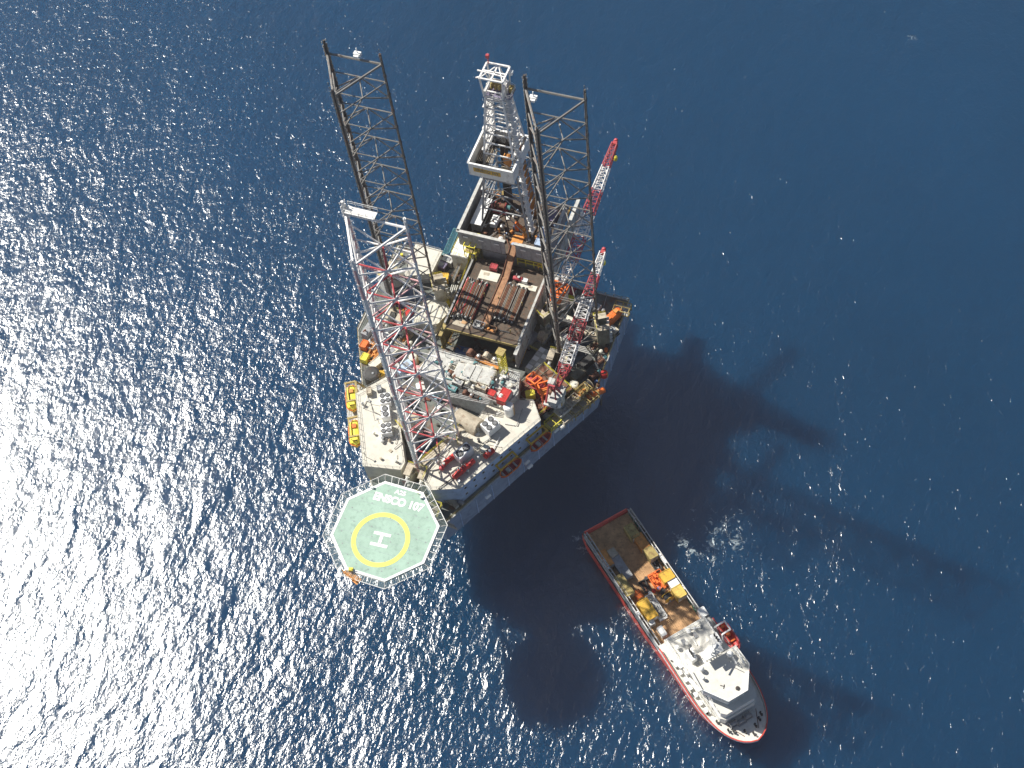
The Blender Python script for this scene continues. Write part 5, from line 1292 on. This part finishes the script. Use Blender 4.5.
m = MB(); m.rail([(x, s_) for x, s_ in ((46, 5.3), (36.6, 5.3), (36.6, -5.3), (46, -5.3))], 9.9, 1.1, .06, 1.4); m.build('railing', 'shipwhite', o1)
m = MB(); m.box((38.8, 1.2, 10.0), (1.6, .9, .3)); m.box((39.0, -2.0, 10.0), (1.6, .9, .3)); m.build('hatch', 'grey', o1)
fittings(o1, [(36.5, -5.3), (42.5, -5.3), (42.5, 5.3), (36.5, 5.3)], 9.9, 8, 21, ('shipwhite', 'grey', 'shipwhite', 'pale'), .8)
fittings(o3, [(44.2, -4.6), (47.4, -4.6), (47.4, 4.6), (44.2, 4.6)], 13.5, 16, 22, ('shipwhite', 'grey', 'orange', 'pale', 'shipwhite'), .8)
# wheelhouse
WH = [(47.6, -6.0), (52.6, -6.4), (57.9, -2.8), (57.9, 2.4), (53.0, 6.2), (47.6, 6.0)]
wh = MB().prism(inset(WH, .6), 13.42, 16.6).build('wheelhouse', 'shipwhite', ship)
win = MB()
q = inset(WH, .6)
for i in range(5):
    a, b = V(q[i]), V(q[i + 1]); n = max(2, int((b - a).length / 1.3)); u = (b - a).normalized(); o = V((u.y, -u.x)) * .04
    for k in range(n): c = a.lerp(b, (k + .5) / n) + o; win.box((c.x, c.y, 15.4), ((b - a).length / n - .22, .08, 1.15), atan2(u.y, u.x))
win.build('window', 'glass', wh)
MB().prism(WH, 16.62, 16.9).build('roof', 'shipdeck', wh)
m = MB()
for i in range(5):
    a, b = inset(WH, .1)[i], inset(WH, .1)[i + 1]; m.bar((*a, 17.25), (*b, 17.25), .14, .8)
m.build('roof_parapet', 'shipwhite', wh)
MB().prism([(45.2, -5.4), (47.5, -5.4), (47.5, 5.4), (45.2, 5.4)], 13.41, 13.5).build('bridge_wing_deck', 'shipdeck', ship)
# mast, funnels and gear aft of the wheelhouse
for s in (-1, 1):
    f = MB().prism([(42.6, s * 3.4 - .9), (45.4, s * 3.4 - .7), (45.4, s * 3.4 + .7), (42.6, s * 3.4 + .9)], 10.63, 16.4 if s > 0 else 15.8).build('funnel', 'shipwhite', ship)
    m = MB()
    for k in range(3): m.tube((43.3 + k * .7, s * 3.4, 16.0), (43.0 + k * .7, s * 3.4, 17.3), .2, 7)
    m.build('exhaust', 'dark', f)
m = MB()
for a, b in ((46.0, -1.0), (46.0, 1.0), (47.8, -1.0), (47.8, 1.0)): m.tube((a, b, 13.4), (46.9 + (a - 46.9) * .4, b * .4, 22), .16, 6)
for z in (15.5, 17.5, 19.5, 21.5):
    k = 1 - (z - 13.4) / 8.6 * .6
    for (a, b), (c, d) in (((-.9, -1), (.9, -1)), ((.9, -1), (.9, 1)), ((.9, 1), (-.9, 1)), ((-.9, 1), (-.9, -1))): m.tube((46.9 + a * k, b * k, z), (46.9 + c * k, d * k, z), .1, 5)
m.box((46.9, 0, 19.6), (2.2, 5.0, .14)); m.box((46.9, 0, 21.9), (1.2, 3.4, .14)); m.tube((46.9, 0, 22), (46.9, 0, 25.5), .09, 6)
mast = m.build('mast', 'shipwhite', ship)
m = MB(); m.box((47.4, -.2, 22.4), (.25, 3.6, .3), .5); m.box((47.2, .3, 20.2), (.25, 2.6, .25), -.6); m.build('radar', 'whiteclean', mast)
for k, (x, y, r) in enumerate(((49.0, 3.6, .8), (48.6, -3.8, .65), (50.5, -4.6, .45))):
    m = MB(); m.lathe((x, y, 16.92), [(.2, 0), (.25, .5), (r * .8, .6), (r, .6 + r * .6), (r * .8, .6 + r * 1.2), (r * .3, .6 + r * 1.6)], 12); m.build('satellite_dome', 'whiteclean', wh, smooth=True)
m = MB(); m.lathe((56.2, .8, 16.92), [(.5, 0), (.5, .2), (.3, .3)], 10); m.box((54.0, -1.8, 17.0), (1.0, .12, .12), .8); m.box((54.3, -1.6, 17.0), (.12, 1.0, .12), .8); m.build('roof_fitting', 'dark', wh)
m = MB(); m.rail([(52.6, 5.0), (50.0, 5.3), (48.2, 5.0)], 16.9, 1.6, .09, .7); m.rail([(51.6, 3.6), (50.0, 3.6)], 16.9, 1.6, .09, .7); m.build('railing', 'shipwhite', wh)
# long white gear along the forward side decks
m = MB()
for k in range(8): m.box((40 + k * 2.1, -6.3, 7.9 + .2 * (k % 2)), (1.2, .7, .9))
m.rail([(40, -5.6), (56, -5.6)], 7.5, 1.1, .07, 1.3); m.build('side_gear', 'shipwhite', ship)
m = MB(); m.bar((38, -6.1, 7.6), (44, -5.9, 10.2), .8, .12); m.bar((47, -6.0, 10.6), (51.5, -6.0, 13.4), .8, .12); m.build('stairway', 'shipwhite', ship)
# bow machinery
bw = MB()
for (x, y, s) in ((60.4, -2.6, .8), (60.6, 1.2, .9), (60.9, -.7, .6)):
    bw.lathe((x, y, 8.1), [(s, -.9), (s, -.8), (s * .6, -.78), (s * .6, .78), (s, .8), (s, .9)], 12, 'y'); bw.box((x, y, 7.6), (1.4, 2.2, .35))
bw.build('windlass', 'grey', ship)
bb = MB()
for (x, y) in ((62, -3.4), (62.4, 3.2), (63.2, -1.2), (63.2, 1.6), (61.6, 4.2), (64.6, .2), (61.2, -4.3), (55, -6.2), (50, -6.6), (58.2, -5.4)):
    for d in (-.3, .3): bb.lathe((x + d, y, 7.41), [(.16, 0), (.16, .6), (.24, .65), (.24, .8)], 8)
    bb.box((x, y, 7.45), (1.1, .4, .08))
bb.build('bollard', 'dark', ship)
bt = MB()
for s in (-1, 1): bt.path([(60 + k, s * (3.9 - k * .5), 7.46) for k in range(5)], .08, 5)
bt.build('anchor_chain', 'rust', ship)
# red rescue boat and its davit on the far side of the house
p = (42.6, 8.3, 6.2)
def ship_xy(x, y, z): c, s = cos(SHA), sin(SHA); return (SA.x + c * x - s * y, SA.y + s * x + c * y, SEA + z)
t = thing('rescue_boat', 'red fast rescue boat hung beside the white house of the supply vessel', 'rescue boat', ship_xy(42.6, 8.4, 6.6), SHA)
MB().loft(boat_sections(7.6, 2.7, 1.2, .02, canopy=False), closed=True).build('hull', 'red', t, smooth=True)
m = MB()
for s in (-1, 1): m.path([(x[3][0], x[3][1] * s, x[3][2] + .05) for x in boat_sections(7.6, 2.7, 1.2, .02, canopy=False)], .22, 7)
m.build('fender', 'legred', t)
m = MB(); m.box((-.6, 0, 1.25), (1.2, 1.0, .8)); m.box((1.2, 0, 1.0), (.4, 1.8, .25)); m.box((-2.8, 0, 1.1), (.5, .9, .9)); m.build('console', 'orange', t)
t = thing('davit', 'white davit frame over the red rescue boat on the supply vessel', 'davit', ship_xy(41, 6.4, 7.4), SHA)
m = MB(); m.bar((-2, 0, 0), (-1, 0, 4), .35, .4); m.bar((2.4, 0, 0), (1.4, 0, 4), .35, .4); m.bar((-1, 0, 4), (-1, 2.3, 4.2), .35, .35); m.bar((1.4, 0, 4), (1.4, 2.3, 4.2), .35, .35); m.bar((-1, 2.2, 4.2), (1.4, 2.2, 4.2), .3, .3); m.build('arm', 'shipwhite', t)
m = MB(); m.tube((.2, 2.2, 4.1), (.2, 2.0, .6), .06, 5); m.build('fall_wire', 'dark', t)
m = MB(); m.box((.2, -.7, .5), (1.6, 1.0, 1.0)); m.build('winch', 'red', t)
# ---------------- deck cargo of the supply vessel
def on_deck(px, py, h=1.0): p = at(px, py, SEA + 3.64 + h); return (p.x, p.y, SEA + 3.64)
SG = 'cargo containers on the supply vessel'
for px, py, nm, sz, col, dr in (  # yellow and blue boxes in shadow: shade put into ochre, tangerine, grey colours
    (632, 531, 'yellow container coloured ochre for shade, nearest the stern along the far rail of the vessel', (4.0, 2.4, 2.4), 'ochre', 0), (641.5, 541, 'yellow container coloured orange-brown for shade, second from the stern along the far rail of the vessel', (4.2, 2.4, 2.3), 'tangerine', 0), (651, 552.5, 'short yellow container coloured ochre for shade, third along the far rail in the shadow', (3.2, 2.4, 2.6), 'ochre', 0),
    (606, 558, 'container coloured orange-brown for shade against the near rail of the vessel', (4.6, 2.0, 2.0), 'tangerine', 0), (612.5, 552.5, 'small tan container beside the shade-coloured one at the near rail', (2.2, 2.0, 1.8), 'tan', 0), (621, 566, 'long blue container coloured grey for shade, lying along the middle of the vessel deck', (7.4, 2.4, 1.4), 'grey', 0),
    (624.5, 585, 'long yellow container coloured ochre for shade by the near rail at the edge of the shadow', (6.0, 2.2, 2.2), 'ochre', 0), (647.5, 609, 'bright yellow container in the sun by the near rail', (5.4, 2.9, 2.4), 'yellow', 0), (638.5, 594, 'small orange-red box at the edge of the shadow beside the yellow container', (2.2, 1.6, 1.5), 'orange', 0),
    (667, 575.5, 'bright yellow container by the far rail next to the red basket', (3.2, 2.8, 2.4), 'yellow', pi / 2), (674, 583.5, 'white container by the far rail between two yellow ones', (2.6, 2.4, 2.2), 'whiteclean', 0), (679, 591.5, 'pale yellow container by the far rail nearest the white house', (3.2, 2.6, 2.4), 'mustard', 0),
    (651, 621.5, 'small white box on the near side deck by the tan planking', (1.8, 1.4, 1.4), 'whiteclean', 0), (662, 631, 'white locker on the near rail just aft of the white house', (2.6, 1.4, 1.6), 'whiteclean', 0), (703, 612, 'white winch house on the far rail just aft of the red boat', (2.4, 1.8, 2.4), 'whiteclean', 0)):
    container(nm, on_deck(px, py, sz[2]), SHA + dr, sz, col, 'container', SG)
basket('white-framed open basket with pale bundles beside the sunlit yellow container', on_deck(656, 607, .8), SHA, (7.0, 2.0, 1.3), 'whiteclean', 'pale', seed=3, fill=.8)
basket('red-orange basket heaped with red gear on the sunlit vessel deck', on_deck(658.5, 580.5, .8), SHA, (4.6, 3.4, 1.4), 'orange', 'orange', seed=5, fill=1.0)
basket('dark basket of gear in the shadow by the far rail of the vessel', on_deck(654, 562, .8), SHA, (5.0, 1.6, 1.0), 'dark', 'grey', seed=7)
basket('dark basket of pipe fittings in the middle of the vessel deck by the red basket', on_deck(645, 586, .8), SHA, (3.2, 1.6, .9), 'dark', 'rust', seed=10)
reel('tan cable reel on the vessel deck between the yellow container and white basket', on_deck(668, 597.5, 1.2), SHA, 1.3, 1.6, 'yellow')
reel('brown cable reel beside the tan one on the vessel deck', on_deck(663, 592, 1.0), SHA + .5, 1.0, 1.3, 'brown')
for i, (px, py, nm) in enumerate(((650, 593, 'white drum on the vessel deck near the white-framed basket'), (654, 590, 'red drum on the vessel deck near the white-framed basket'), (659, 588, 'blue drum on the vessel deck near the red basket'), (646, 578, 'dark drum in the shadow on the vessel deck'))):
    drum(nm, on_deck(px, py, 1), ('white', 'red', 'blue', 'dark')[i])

# ================================================================== thin haze added to lift the dark tones, standing in for lens veil
hm = bpy.data.materials.new('lens_veil_haze'); hm.use_nodes = True; t = hm.node_tree; t.nodes.clear()
pv = N(t, 'ShaderNodeVolumePrincipled'); pv.inputs['Density'].default_value = HAZE; pv.inputs['Color'].default_value = (.95, .88, .90, 1); pv.inputs['Anisotropy'].default_value = 0.0
mo = N(t, 'ShaderNodeOutputMaterial'); t.links.new(pv.outputs[0], mo.inputs['Volume'])
hz = MB().box((0, 0, (SEA - 1 + 290) / 2), (13600, 13600, 290 - SEA + 1)).build('haze', hm); hz['kind'] = 'stuff'
SC.cycles.volume_bounces = 0
